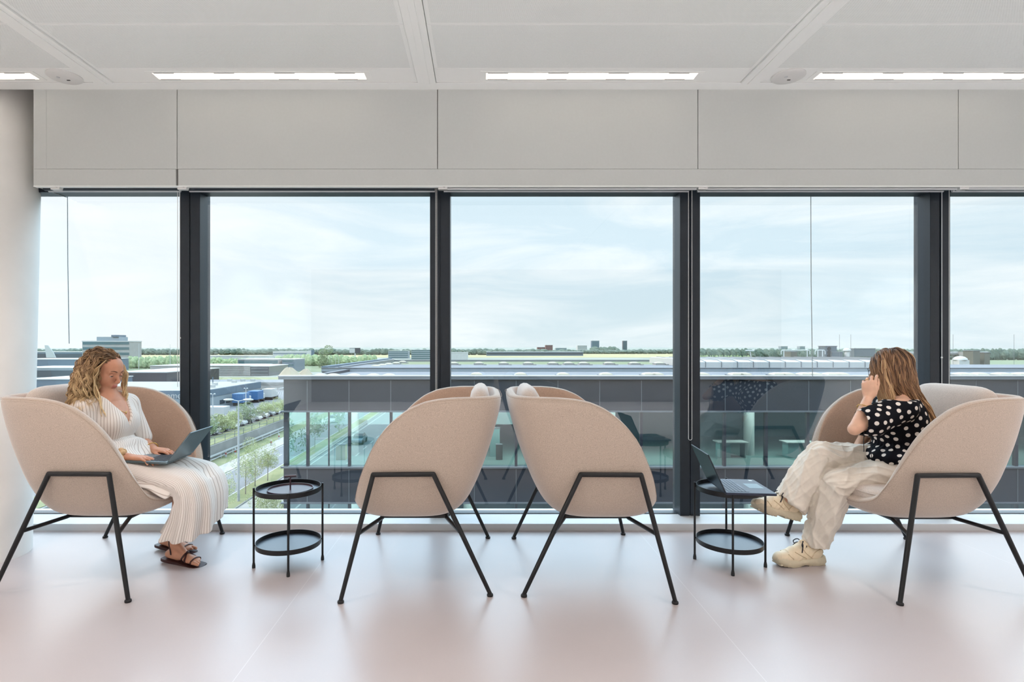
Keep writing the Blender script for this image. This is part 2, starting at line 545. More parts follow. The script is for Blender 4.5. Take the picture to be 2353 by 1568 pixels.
ZB = [.335, .364, .429, .509, .588, .684, .795, .885, .965]
XB = [-.13, -.20, -.249, -.289, -.32, -.354, -.385, -.409, -.418]
ZF, XF = [.335, .36, .40, .45, .6], [.29, .338, .362, .378, .385]
ZW, WW = [.335, .36, .43, .55, .75, .965], [.255, .31, .352, .383, .405, .415]
RX = [-.26, -.18, -.106, -.031, .044, .119, .178, .223, .259, .290, .311, .326, .350, .372]
RZ = [.957, .956, .950, .935, .902, .845, .785, .712, .637, .562, .500, .448, .405, .392]
def plan(phi, z, inset=0.0, n=None):
    n = n or 3.9 - .7 * math.cos(phi)
    xb, xf, w = interp(z, ZB, XB) + inset, interp(z, ZF, XF) - inset, interp(z, ZW, WW) - inset
    cx, a = (xb + xf) / 2, (xf - xb) / 2
    c, s = math.cos(phi), math.sin(phi)
    return (cx + a * math.copysign(abs(c) ** (2 / n), c), w * math.copysign(abs(s) ** (2 / n), s))
def rim_z(phi):
    lo, hi = .37, .958
    for _ in range(30):
        z = (lo + hi) / 2
        if z < interp(plan(phi, z)[0], RX, RZ): lo = z
        else: hi = z
    return lo
def phis(n):
    # even steps along the outline
    p = [2 * PI * i / 720 for i in range(721)]
    q = [plan(a, .7) for a in p]
    d = [0]
    for i in range(720): d.append(d[-1] + math.dist(q[i], q[i + 1]))
    return [interp(d[-1] * i / n, d, p) for i in range(n)]

def make_chair():
    root = thing('lounge_chair', '', 'lounge chair')
    N = 112
    ph = phis(N)
    rz = [rim_z(p) for p in ph]
    rings = []
    for s in (.05, .5, .85):                      # flat underside
        rings.append([(lambda q: (.08 + (q[0] - .08) * s, q[1] * s, .3335))(plan(p, .335)) for p in ph])
    for k in range(15):
        u = (k / 14) ** 1.25
        ring = []
        for i, p in enumerate(ph):
            z = .335 + (rz[i] - .335) * u
            x, y = plan(p, z)
            ring.append((x, y, z))
        rings.append(ring)
    sh = MB().loft(rings, cap=False)
    sh.add(rings[0], [tuple(range(N))])
    o = sh.build('shell', [M['felt'], M['felt_in_lit']], root, smooth=180)
    bm = bmesh.new(); bm.from_mesh(o.data); bmesh.ops.remove_doubles(bm, verts=bm.verts, dist=1e-5)
    bmesh.ops.recalc_face_normals(bm, faces=bm.faces)
    bm.to_mesh(o.data); bm.free()
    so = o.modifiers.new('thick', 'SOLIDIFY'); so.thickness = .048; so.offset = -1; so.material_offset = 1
    cm = bpy.data.objects  # noqa
    su = o.modifiers.new('sub', 'SUBSURF'); su.levels = su.render_levels = 1
    # seam that runs along the rim, a little below it
    pts = []
    for i, p in enumerate(ph):
        z = rz[i] - .012
        x, y = plan(p, z, -.0005)
        pts.append((x, y, z))
    MB().tube(pts, .0010, 6, closed=True).build('seam', M['seamfelt'], o, local=True, smooth=180)
    # seat cushion
    def pad(outl, prof):
        r = []
        for (ins, z) in prof:
            r.append([(p[0] * ins[0] + ins[1], p[1] * ins[2], z) for p in outl])
        return r
    out = [plan(2 * PI * i / 64, .45, .052, 4.2) for i in range(64)]
    sc = MB().loft([[(.03 + (x - .03) * s, y * s, z) for (x, y) in out] for (s, z) in
                    ((.90, .383), (.965, .392), (.992, .412), (1.0, .435), (.985, .455), (.94, .468), (.85, .474), (.6, .478), (.3, .479), (.05, .479))])
    c1 = sc.build('seat_cushion', M['cushion'], root, local=True, smooth=180)
    ring = [(.03 + (x - .03) * .999, y * .999, .449) for (x, y) in out]
    MB().tube(ring, .0032, 6, closed=True).build('piping', M['cushion'], c1, local=True, smooth=180)
    # back cushion: an upright rounded slab leaning on the shell
    W2, H2, T2 = .268, .272, .058
    rings = []
    K = 48
    for (s, d) in ((.05, T2 * .98), (.5, T2 * .97), (.8, T2 * .88), (.93, T2 * .62), (.985, T2 * .3), (1, 0), (.985, -T2 * .3), (.93, -T2 * .62), (.8, -T2 * .88), (.5, -T2 * .97), (.05, -T2 * .98)):
        ring = []
        for i in range(K):
            t = 2 * PI * i / K
            c, sn = math.cos(t), math.sin(t)
            yy = W2 * s * math.copysign(abs(c) ** .36, c)
            zz = H2 * s * math.copysign(abs(sn) ** .36, sn)
            ring.append((d, yy, zz))
        rings.append(ring)
    lean = math.radians(-9)
    ca, sa = math.cos(lean), math.sin(lean)
    rings = [[(-.268 + d * ca + z * sa, y, .724 + z * ca - d * sa) for (d, y, z) in r] for r in rings]
    MB().loft(rings).build('back_cushion', M['cushion'], root, local=True, smooth=180)
    # steel frame
    R = .0118
    for s in (-1, 1):
        ft, fb = Vector((.212, .402 * s, .584)), Vector((.35, .474 * s, .012))
        rt, rb = Vector((-.078, .402 * s, .586)), Vector((-.35, .402 * s, .012))
        for (a, bb) in ((ft, fb), (rt, rb)):
            m = MB().tube([a, a.lerp(bb, .5), bb], [R, R, R * .86], 16).ball(a, R, 16, 8)
            lg = m.build('leg', M['black'], root, local=True)
            MB().lathe([(.009, .014), (.0145, .011), (.0155, .004), (.014, 0)], (bb.x, bb.y, 0), 20).build('foot_glide', M['rubber'], lg, local=True)
        MB().tube([ft, rt], R, 16).build('frame_bar', M['black'], root, local=True)
    for (xf, yf, xin) in ((.279, .438, .20), (-.205, .402, -.13)):
        a, bb = Vector((xf, -yf, .310)), Vector((xf, yf, .310))
        MB().tube([a, Vector((xin, -.22, .322)), Vector((xin, .22, .322)), bb], .010, 12).build('stretcher', M['black'], root, local=True)
    MB().box(-.13, .20, -.2, .2, .312, .332).build('seat_plate', M['black'], root, local=True, smooth=0, bevel=.004)
    return root

chair0 = make_chair()
CH = [(-2.007, 3.08, 0.0, 'beige felt lounge chair holding the woman with a laptop on her lap'),
      (-.306, 3.07, PI, 'empty beige lounge chair facing left, its back against another chair'),
      (.5565, 3.063, 0.0, 'empty beige lounge chair facing right, its back against another chair'),
      (2.296, 3.05, PI, 'beige felt lounge chair holding the woman in polka dot blouse')]
for i, (x, y, r, lb) in enumerate(CH):
    o = chair0 if i == 0 else copy_tree(chair0)
    o.location = (x, y, 0); o.rotation_euler = (0, 0, r)
    o['label'] = lb; o['group'] = 'felt lounge chairs by the window'

# ================================================================ side tables
M['tray'] = mat('dark_blue_steel', (54, 64, 76), 0.42, 0.0, var=.03, vscale=60, spec=1.0)
M['plum'] = mat('plum_lacquer', (52, 30, 44), 0.38, spec=.9)
def make_table():
    root = thing('side_table', '', 'side table')
    for z, nm in ((.4025, 'tabletop'), (.108, 'lower_shelf')):
        o = MB().lathe([(.001, z), (.1700, z), (.1700, z + .004), (.001, z + .004)], seg=72).build(nm, M['tray'], root, local=True, smooth=30)
        MB().loft([[(r * math.cos(2 * PI * k / 72), r * math.sin(2 * PI * k / 72), h) for k in range(72)] for r, h in ((.1700, z), (.1725, z), (.1725, z + .026), (.1700, z + .026), (.1700, z))], cap=False).build('rim', M['black'], o, local=True, smooth=30)
    for k in range(4):
        a = PI / 2 * k
        x, y = .1795 * math.cos(a), .1795 * math.sin(a)
        lg = MB().rod((x, y, .008), (x, y, .434), .0058, 12).build('leg', M['black'], root, local=True)
        MB().lathe([(.0088, 0), (.009, .012), (.0068, .026), (.0055, .03)], (x, y, 0), 14).build('foot_cap', M['rubber'], lg, local=True)
        for z in (.415, .121):
            MB().rod((x * .95, y * .95, z), (x, y, z), .004, 8).build('pin', M['black'], lg, local=True)
    return root
tb = make_table()
tb.location = (-1.061, 3.064, 0); tb.rotation_euler = (0, 0, math.radians(18.3))
tb['label'] = 'round black two tier side table holding the plum serving tray'; tb['group'] = 'round two tier side tables'
tb2 = copy_tree(tb)
tb2.location = (1.3776, 3.076, 0); tb2.rotation_euler = (0, 0, math.radians(-18.8))
tb2['label'] = 'round black two tier side table carrying the open laptop'

tx, ty, tz = -1.052, 3.064, .4065
sv = thing('serving_tray', 'plum round serving tray with T shaped handle on the left side table', 'tray', (tx, ty, tz))
MB().lathe([(.001, tz), (.118, tz), (.1215, tz + .002), (.1215, tz + .013), (.1185, tz + .013), (.117, tz + .004), (.001, tz + .004)], (tx, ty, 0), 64).build('dish', M['plum'], sv, smooth=30)
hd = MB().rod((tx, ty, tz + .003), (tx, ty, tz + .074), .0042, 12).build('handle_stem', M['plum'], sv)
MB().rod((tx - .03, ty - .008, tz + .078), (tx + .03, ty + .008, tz + .078), .0066, 14).build('handle_bar', M['plum'], sv)

# ================================================================ laptops
M['lap_dark'] = mat('laptop_shell_dark', (34, 44, 52), 0.32, 0.3, spec=0.5)
M['lap_deck'] = mat('laptop_deck', (38, 44, 62), 0.4, 0.2)
M['lap_grey'] = mat('laptop_shell_grey', (104, 120, 126), 0.38, 0.45)
M['key'] = mat('laptop_key', (96, 104, 116), 0.5)
M['keyb'] = mat('laptop_key_dark', (34, 36, 42), 0.5)
M['screen'] = mat('laptop_screen', (12, 13, 16), 0.15)
M['sticker'] = mat('pale_sticker', (196, 204, 206), 0.5)
def make_laptop(label, hinge_c, u, v, tilt_vec, wid, dep, hgt, shell, deck, key, sticker=False):
    """u: unit vector along the hinge; v: from the hinge to the front edge; tilt_vec: from the hinge up the screen"""
    u, v = Vector(u).normalized(), Vector(v)
    v = (v - u * v.dot(u)).normalized()
    nrm = u.cross(v).normalized()
    if nrm.z < 0: nrm = -nrm
    s = Vector(tilt_vec); s = (s - u * s.dot(u)).normalized()
    c = Vector(hinge_c)
    t = thing('laptop', label, 'laptop', c)
    base = MB()
    th = .013
    base.obox(c + v * dep / 2 - nrm * th / 2, u * wid, v * dep, nrm * th)
    base.build('base', M[shell] if deck is None else M[deck], t, smooth=0, bevel=.004)
    rows = 6
    kw = wid * .86 / 15
    for r in range(rows):
        k = MB()
        for q in range(15):
            if r == rows - 1 and 4 <= q <= 9:
                if q == 4: k.obox(c + v * (.026 + r * kw) + u * (-wid * .43 + kw * 7), u * kw * 5.85, v * kw * .8, nrm * .003)
                continue
            k.obox(c + v * (.026 + r * kw) + u * (-wid * .43 + kw * (q + .5)), u * kw * .84, v * kw * .8, nrm * .003)
        k.build('key_row', M[key], t, smooth=0)
    MB().obox(c + v * (dep * .76) , u * wid * .33, v * dep * .30, nrm * .001).build('touchpad', M['lap_grey'] if sticker else M[shell], t, smooth=0)
    if sticker:
        MB().obox(c + v * (dep * .88) + u * (wid * .40), u * .022, v * .018, nrm * .0012).build('sticker', M['sticker'], t, smooth=0)
    n2 = u.cross(s).normalized()
    if n2.dot(v) < 0: n2 = -n2                      # faces the keyboard side
    lid = MB().obox(c + s * (hgt / 2 + .003) - n2 * .003, u * wid, s * hgt, n2 * .007).build('lid', M[shell], t, smooth=0, bevel=.003)
    MB().obox(c + s * (hgt / 2 + .004) + n2 * .0008, u * (wid - .012), s * (hgt - .016), n2 * .0012).build('screen', M['screen'], lid, smooth=0)
    MB().rod(c - u * wid * .42, c + u * wid * .42, .0055, 10).build('hinge', M['lap_dark'], t)
    return t
make_laptop('open dark blue laptop standing on the right side table', (1.287, 3.03, .4435), (.03, .305, 0), (.253, .03, 0), (-.086, 0, .19), .312, .252, .212, 'lap_dark', 'lap_deck', 'key', True)
# ================================================================ people: distance fields turned into one continuous skin
class Field:
    def __init__(self, lo, hi, h):
        self.lo = np.array(lo, np.float32); self.h = h
        self.n = np.ceil((np.array(hi) - np.array(lo)) / h).astype(int) + 1
        self.d = np.full(self.n, .2, np.float32)
    def sub(self, lo, hi):
        a = np.clip(np.floor((np.array(lo) - self.lo) / self.h).astype(int), 0, self.n - 1)
        b = np.clip(np.ceil((np.array(hi) - self.lo) / self.h).astype(int) + 1, 1, self.n)
        s = tuple(slice(i, j) for i, j in zip(a, b))
        ax = [self.lo[i] + self.h * np.arange(a[i], b[i], dtype=np.float32) for i in range(3)]
        return s, ax[0][:, None, None], ax[1][None, :, None], ax[2][None, None, :]
    def put(self, f, lo, hi, k, cut=False):
        m = k + 3 * self.h
        s, x, y, z = self.sub(np.array(lo) - m, np.array(hi) + m)
        if self.d[s].size == 0: return
        e = f(x, y, z)
        o = self.d[s]
        if cut:
            e = -e
            hh = np.clip(.5 - .5 * (o - e) / k, 0, 1)
            self.d[s] = o * (1 - hh) + e * hh + k * hh * (1 - hh)
        else:
            hh = np.clip(.5 + .5 * (e - o) / k, 0, 1)
            self.d[s] = e * (1 - hh) + o * hh - k * hh * (1 - hh)
    def cap(self, a, b, ra, rb=None, k=.02, cut=False):
        rb = ra if rb is None else rb
        a = np.array(a, np.float32); b = np.array(b, np.float32); ab = b - a; L = float(ab @ ab) + 1e-12
        def f(x, y, z):
            t = np.clip(((x - a[0]) * ab[0] + (y - a[1]) * ab[1] + (z - a[2]) * ab[2]) / L, 0, 1)
            return np.sqrt((x - a[0] - ab[0] * t) ** 2 + (y - a[1] - ab[1] * t) ** 2 + (z - a[2] - ab[2] * t) ** 2) - (ra + (rb - ra) * t)
        r = max(ra, rb)
        self.put(f, np.minimum(a, b) - r, np.maximum(a, b) + r, k, cut)
    def ell(self, c, r, R=None, k=.02, cut=False):
        c = np.array(c, np.float32); r = np.array(r, np.float32)
        R = np.eye(3) if R is None else np.array(R)
        def f(x, y, z):
            X, Y, Z = x - c[0], y - c[1], z - c[2]
            q = [X * R[0][i] + Y * R[1][i] + Z * R[2][i] for i in range(3)]
            k0 = np.sqrt(sum((q[i] / r[i]) ** 2 for i in range(3)))
            k1 = np.sqrt(sum((q[i] / r[i] ** 2) ** 2 for i in range(3))) + 1e-6
            return np.maximum(k0 * (k0 - 1) / k1, -.5 * float(r.min()))
        m = float(r.max())
        self.put(f, c - m, c + m, k, cut)
    def mesh(self, smooth=1):
        d = self.d; h = self.h
        s = d < 0
        nx, ny, nz = d.shape
        cs = [(i, j, k) for i in (0, 1) for j in (0, 1) for k in (0, 1)]
        cnt = sum(s[i:nx - 1 + i, j:ny - 1 + j, k:nz - 1 + k].astype(np.int8) for (i, j, k) in cs)
        act = np.argwhere((cnt > 0) & (cnt < 8))
        idx = np.full((nx - 1, ny - 1, nz - 1), -1, np.int64)
        idx[act[:, 0], act[:, 1], act[:, 2]] = np.arange(len(act))
        val = np.stack([d[act[:, 0] + i, act[:, 1] + j, act[:, 2] + k] for (i, j, k) in cs], 1)
        acc = np.zeros((len(act), 3)); num = np.zeros(len(act))
        for a in range(8):
            for b in range(a + 1, 8):
                if bin(a ^ b).count('1') != 1: continue
                va, vb = val[:, a], val[:, b]
                m = (va < 0) != (vb < 0)
                t = np.where(m, va / np.where(m, va - vb, 1), 0)
                pa, pb = np.array(cs[a], float), np.array(cs[b], float)
                acc += np.where(m[:, None], pa + t[:, None] * (pb - pa), 0); num += m
        v = self.lo + h * (act + acc / num[:, None])
        faces = []
        for ax in range(3):
            u, w = (ax + 1) % 3, (ax + 2) % 3
            sl0 = [slice(None)] * 3; sl1 = [slice(None)] * 3
            sl0[ax] = slice(0, -1); sl1[ax] = slice(1, None)
            ch = np.argwhere(s[tuple(sl0)] != s[tuple(sl1)])
            ok = (ch[:, u] > 0) & (ch[:, w] > 0) & (ch[:, u] < d.shape[u] - 1) & (ch[:, w] < d.shape[w] - 1)
            ch = ch[ok]
            q = []
            for (du, dw) in ((-1, -1), (0, -1), (0, 0), (-1, 0)):
                c = ch.copy(); c[:, u] += du; c[:, w] += dw
                q.append(idx[c[:, 0], c[:, 1], c[:, 2]])
            q = np.stack(q, 1)
            ins = s[ch[:, 0], ch[:, 1], ch[:, 2]]
            q[~ins] = q[~ins][:, ::-1]
            faces.append(q)
        f = np.concatenate(faces)
        for _ in range(smooth):
            a2 = np.zeros_like(v); n2 = np.zeros(len(v))
            for i in range(4):
                np.add.at(a2, f[:, i], v[f[:, (i + 1) % 4]]); np.add.at(n2, f[:, i], 1)
                np.add.at(a2, f[:, i], v[f[:, (i + 3) % 4]]); np.add.at(n2, f[:, i], 1)
            v = .5 * v + .5 * a2 / n2[:, None]
        return v, f

def normals_of(v, f):
    n = np.cross(v[f[:, 2]] - v[f[:, 0]], v[f[:, 3]] - v[f[:, 1]])
    vn = np.zeros_like(v)
    for i in range(4): np.add.at(vn, f[:, i], n)
    return vn / (np.linalg.norm(vn, axis=1, keepdims=True) + 1e-12)

def mesh_obj(name, v, f, mats, parent=None, loc=None, atts=None):
    base = world_of(parent) if parent is not None else Vector((0, 0, 0))
    off = np.array(loc if loc is not None else base)
    me = bpy.data.meshes.new(name)
    vv = (v - off).astype(np.float32)
    me.vertices.add(len(vv)); me.vertices.foreach_set('co', vv.ravel())
    me.loops.add(f.size); me.loops.foreach_set('vertex_index', f.astype(np.int32).ravel())
    me.polygons.add(len(f)); me.polygons.foreach_set('loop_start', np.arange(0, f.size, f.shape[1], dtype=np.int32))
    me.polygons.foreach_set('use_smooth', np.ones(len(f), bool))
    me.update(calc_edges=True); me.validate()
    me.materials.append(mats)
    for k, a in (atts or {}).items():
        t = me.attributes.new(k, 'FLOAT', 'POINT'); t.data.foreach_set('value', a.astype(np.float32))
    o = bpy.data.objects.new(name, me)
    if loc is not None: o.location = Vector(loc) - base
    COL.objects.link(o); o.parent = parent
    return o

def vnoise(p, seed=0):
    r = np.random.default_rng(seed)
    o = np.zeros(len(p))
    for i in range(7):
        d = r.normal(size=3); d /= np.linalg.norm(d)
        o += np.sin(p @ d * r.uniform(.6, 1.6) + r.uniform(0, 6.28) + .8 * np.sin(p @ np.roll(d, 1) * .7))
    return o / 7

# ------------------------------------------------ anatomy
class Head:
    def __init__(self, c, yaw, pitch, roll=0, s=.95):
        """yaw about z (0 looks along +x), pitch>0 looks down"""
        f = np.array([math.cos(yaw) * math.cos(pitch), math.sin(yaw) * math.cos(pitch), -math.sin(pitch)])
        l = np.array([-math.sin(yaw), math.cos(yaw), 0])
        u = np.cross(f, l)
        if roll:
            l, u = l * math.cos(roll) + u * math.sin(roll), u * math.cos(roll) - l * math.sin(roll)
        self.R = np.stack([f, l, u], 1); self.c = np.array(c); self.s = s
    def p(self, x, y, z): return self.c + self.R @ (np.array([x, y, z]) * self.s)
    def local(self, v): return ((v - self.c) @ self.R) / self.s
    def add(self, F):
        s = self.s
        E = lambda c, r, k=.02, cut=False: F.ell(self.p(*c), np.array(r) * s, self.R, k * s, cut)
        K = lambda a, b, ra, rb=None, k=.015: F.cap(self.p(*a), self.p(*b), ra * s, None if rb is None else rb * s, k * s)
        E((-.012, 0, .035), (.097, .076, .088))
        E((.030, 0, -.030), (.060, .057, .085), .03)
        E((.045, 0, .035), (.050, .058, .055), .03)
        for y in (-1, 1):
            K((-.005, .053 * y, -.042), (.052, .018 * y, -.098), .015, .013, .03)
            E((.055, .034 * y, -.030), (.026, .024, .026), .03)
            K((.078, .040 * y, .020), (.090, .014 * y, .019), .007, .007, .018)
            E((.102, .032 * y, .001), (.016, .017, .011), .014, True)
            E((-.010, .075 * y, -.012), (.017, .008, .030), .01)
            E((.102, .0095 * y, -.040), (.0075, .005, .0058), .006)
        E((.070, 0, -.101), (.021, .021, .016), .02)
        K((.091, 0, .012), (.110, 0, -.030), .0065, .0085, .012)
        E((.112, 0, -.036), (.0095, .0082, .0080), .008)
        E((.084, 0, -.067), (.013, .021, .013), .016)
        E((.0940, 0, -.0630), (.0060, .0175, .0040), .004)
        E((.0925, 0, -.0718), (.0062, .0150, .0046), .004)
        F.cap(self.p(.0995, -.017, -.0673), self.p(.0995, .017, -.0673), .0012 * s, None, .002, True)
        E((.0885, 0, -.080), (.006, .014, .003), .008, True)
    def extras(self, root, v, f):
        from mathutils.bvhtree import BVHTree
        s = self.s
        sel = np.all(np.linalg.norm(v[f] - self.c, axis=2) < .17, axis=1)
        bvh = BVHTree.FromPolygons([Vector(p) for p in v], [tuple(q) for q in f[sel].tolist()])
        for y in (-1, 1):
            e = MB().ball(self.p(.0805, .031 * y, -.001), .0118 * s, 16, 10)
            eye = e.build('eye', M['eyewhite'], root, smooth=180)
            MB().ball(self.p(.0888, .0325 * y, -.0035), .0052 * s, 12, 8).build('iris', M['iris'], eye, smooth=180)
            # lowered upper eyelid with lashes
            q = MB()
            pts = []
            for i in range(9):
                t = -1 + 2 * i / 8
                pts.append(self.p(.0925 - .006 * t * t, (.031 + .0125 * t) * y, -.0035 - .0018 * t * t))
            q.tube(pts, [.0008 + .0008 * (1 - abs(-1 + 2 * i / 8)) for i in range(9)], 6)
            q.build('eyelashes', M['lash'], root, smooth=180)
            g = MB()
            rings = []
            for a in range(7):
                ph = math.radians(-8 + 88 * a / 6)
                rings.append([self.p(.0805 + .0130 * math.cos(ph) * math.cos(math.radians(th)), .031 * y + .0130 * math.cos(ph) * math.sin(math.radians(th)), -.001 + .0130 * math.sin(ph)) for th in range(-80, 81, 16)])
            g.loft(rings, closed=False, cap=False)
            g.build('eyelid', M['skin'], root, smooth=180)
            b = MB()
            pts = []
            for t in (0, .15, .3, .45, .6, .8, 1):
                yy, zz = (.012 + .034 * t) * y, .0215 + .0055 * math.sin(t * 2.6)
                hit = bvh.ray_cast(Vector(self.p(.2, yy, zz)), Vector(-self.R[:, 0]))
                pts.append(np.array(hit[0]) + self.R[:, 0] * .0002 if hit[0] is not None else self.p(.095, yy, zz))
            b.tube(pts, [.0016, .0024, .0027, .0026, .0023, .0018, .0008], 6)
            b.build('eyebrow', M['brow'], root, smooth=180)

def hand(F, wrist, fwd, dorsal, thumb, curl, spread=.10, s=1.0, tcurl=.3, tout=.75):
    """fwd: wrist to knuckles; dorsal: out of the back of the hand; thumb: sideways to the thumb; returns finger joints"""
    w = np.array(wrist, float)
    f = np.array(fwd, float); f /= np.linalg.norm(f)
    d = np.array(dorsal, float); d -= f * (d @ f); d /= np.linalg.norm(d)
    l = np.cross(f, d); l = l if l @ np.array(thumb) > 0 else -l
    out = []
    offs = (.028, .0095, -.0095, -.0265); base = (.084, .088, .084, .076); lens = (.068, .076, .070, .055); rad = (.0082, .0084, .0080, .0070)
    F.ell(w + f * .045 * s, np.array((.042, .032, .0135)) * s, np.stack([f, l, d], 1), .012)
    for i in range(4):
        k0 = w + (f * .012 + l * offs[i] * .62) * s
        k1 = w + (f * base[i] + l * offs[i]) * s
        F.cap(k0, k1, .0115 * s, .0098 * s, .010)
        a = k1; dirn = f + l * spread * (1.2 - .8 * i); dirn /= np.linalg.norm(dirn)
        js = [a]
        c = curl[i] if isinstance(curl[0], (list, tuple)) else curl
        for q, (frac, ang) in enumerate(zip((.44, .31, .25), c)):
            ax = np.cross(dirn, -d); ax /= np.linalg.norm(ax) + 1e-9
            R = np.array(Matrix.Rotation(ang, 3, Vector(ax)))
            dirn = R @ dirn
            bq = a + dirn * lens[i] * frac * s
            r0 = rad[i] * s * (1, .92, .84)[q]; r1 = rad[i] * s * (.92, .84, .70)[q]
            F.cap(a, bq, r0, r1, .0035)
            a = bq; js.append(a)
        out.append(js)
    t0 = w + (f * .022 + l * .024 - d * .004) * s
    td = f * (1 - .3 * tout) + l * tout - d * .25; td /= np.linalg.norm(td)
    F.cap(w + (f * .012 + l * .010) * s, t0, .014 * s, .0135 * s, .012)
    a = t0; js = [a]
    for q, (L, r0, r1) in enumerate(((.036, .0125, .0098), (.030, .0094, .0085), (.024, .0085, .0065))):
        b = a + td * L * s
        F.cap(a, b, r0 * s, r1 * s, .006 if q == 0 else .003)
        a = b; js.append(a)
        td = td + f * tcurl - l * tcurl * .6; td /= np.linalg.norm(td)
    out.append(js)
    return out

def foot(F, heel, toe, up=(0, 0, 1), lift=.016):
    """bare foot lying on its sole, five toes"""
    h, t = np.array(heel, float), np.array(toe, float)
    f = t - h; L = np.linalg.norm(f); f /= L
    u = np.array(up, float); u -= f * (u @ f); u /= np.linalg.norm(u)
    return f, np.cross(u, f), u, L

# ------------------------------------------------ materials
def skin_mat(name, rgb):
    m = mat(name, rgb, .48, var=.06, vscale=30, spec=.35)
    t = NT(m)
    m.node_tree.nodes['Principled BSDF'].inputs['Subsurface Weight'].default_value = .12
    m.node_tree.nodes['Principled BSDF'].inputs['Subsurface Radius'].default_value = (.012, .005, .003)
    m.node_tree.nodes['Principled BSDF'].inputs['Subsurface Scale'].default_value = .6
    a = t.n('ShaderNodeAttribute', attribute_name='lips')
    src = t.b.inputs['Base Color'].links[0].from_socket
    t.l(t.mix(a.outputs['Fac'], src, lin(188, 116, 102)), t.b.inputs['Base Color'])
    return m
M['skin'] = skin_mat('skin', (200, 145, 117))
M['skin2'] = skin_mat('fair_skin', (218, 174, 148))
M['eyewhite'] = mat('eye_white', (226, 220, 214), .2)
M['iris'] = mat('iris', (62, 52, 46), .15)
M['lash'] = mat('lashes', (40, 28, 22), .7)
M['brow'] = mat('eyebrow_hair', (104, 74, 54), .8)
M['nail'] = mat('fingernail', (226, 184, 168), .25)
def hair_mat(name, root, mid, tip):
    m = mat(name, mid, .42, spec=.35)
    t = NT(m)
    a = t.n('ShaderNodeAttribute', attribute_name='shade')
    r = t.n('ShaderNodeValToRGB')
    e = r.color_ramp.elements
    e[0].position, e[0].color = 0, lin(*root)
    e[1].position, e[1].color = 1, lin(*tip)
    k = e.new(.5); k.color = lin(*mid)
    t.l(a.outputs['Fac'], r.inputs[0]); t.l(r.outputs[0], t.b.inputs['Base Color'])
    return m
M['hair1'] = hair_mat('curly_blond_hair', (100, 76, 58), (176, 142, 104), (236, 206, 158))
M['hair2'] = hair_mat('balayage_hair', (82, 60, 48), (160, 122, 90), (228, 192, 146))
M['gold'] = mat('gold', (214, 172, 96), .25, 1.0)
M['scrunchie'] = mat('scrunchie_cloth', (204, 170, 128), .8, var=.1, vscale=90)
M['leather'] = mat('dark_brown_leather', (58, 24, 22), .45, var=.1, vscale=60)
M['sole'] = mat('sandal_sole', (44, 30, 30), .6)
def rib_mat():
    m = mat('ribbed_knit', (236, 230, 224), .9, spec=.15, sheen=.2)
    t = NT(m)
    a = t.n('ShaderNodeAttribute', attribute_name='rib')
    fr = t.math('FRACT', a.outputs['Fac'])
    tri = t.math('ABSOLUTE', t.math('SUBTRACT', fr, .5))
    dark = t.math('MULTIPLY', t.math('SUBTRACT', .15, tri), 9.0, True)
    t.l(t.mix(t.math('MULTIPLY', dark, .62), lin(238, 230, 223), lin(160, 136, 120)), t.b.inputs['Base Color'])
    n = t.n('ShaderNodeTexNoise'); n.inputs['Scale'].default_value = 500
    tc = t.n('ShaderNodeTexCoord'); t.l(tc.outputs['Object'], n.inputs['Vector'])
    bp = t.n('ShaderNodeBump'); bp.inputs['Strength'].default_value = .5; bp.inputs['Distance'].default_value = .004
    t.l(t.math('ADD', t.math('MULTIPLY', dark, -1), t.math('MULTIPLY', n.outputs[0], .3)), bp.inputs['Height'])
    t.l(bp.outputs[0], t.b.inputs['Normal'])
    return m
M['rib'] = rib_mat()
M['cord'] = mat('white_cord', (236, 232, 228), .8)
def dot_mat():
    m = mat('polka_dot_cotton', (16, 17, 24), .85, spec=.15)
    t = NT(m)
    a = t.n('ShaderNodeAttribute', attribute_name='dot')
    f = t.math('MULTIPLY', t.math('SUBTRACT', .0112, a.outputs['Fac']), 1500, True)
    t.l(t.mix(f, lin(18, 19, 26), lin(232, 224, 216)), t.b.inputs['Base Color'])
    return m
M['dots'] = dot_mat()
M['linen'] = mat('cream_linen', (224, 215, 202), .9, var=.05, vscale=26, bump=.35, bscale=260, spec=.12, sheen=.15)
M['shoe'] = mat('cream_leather', (226, 208, 178), .55, var=.03, vscale=30)
M['shoesole'] = mat('cream_rubber_sole', (202, 190, 164), .7, var=.05, vscale=60)
M['shoetrim'] = mat('tan_leather_trim', (206, 184, 150), .6)
M['lace'] = mat('navy_lace', (24, 24, 38), .8)
M['blackcord'] = mat('black_cord', (20, 20, 26), .8)

def nails(fing, root, dors, m='nail', s=1.0):
    d = np.array(dors, float); d /= np.linalg.norm(d)
    b = MB()
    for js in fing:
        v = js[-1] - js[-2]; v /= np.linalg.norm(v)
        n = d - v * (d @ v); n /= np.linalg.norm(n) + 1e-9
        b.ball(js[-1] - v * .002 + n * .0048 * s, (.0045, .0035, .0016), 8, 5)
    b.build('fingernails', M[m], root, smooth=180)

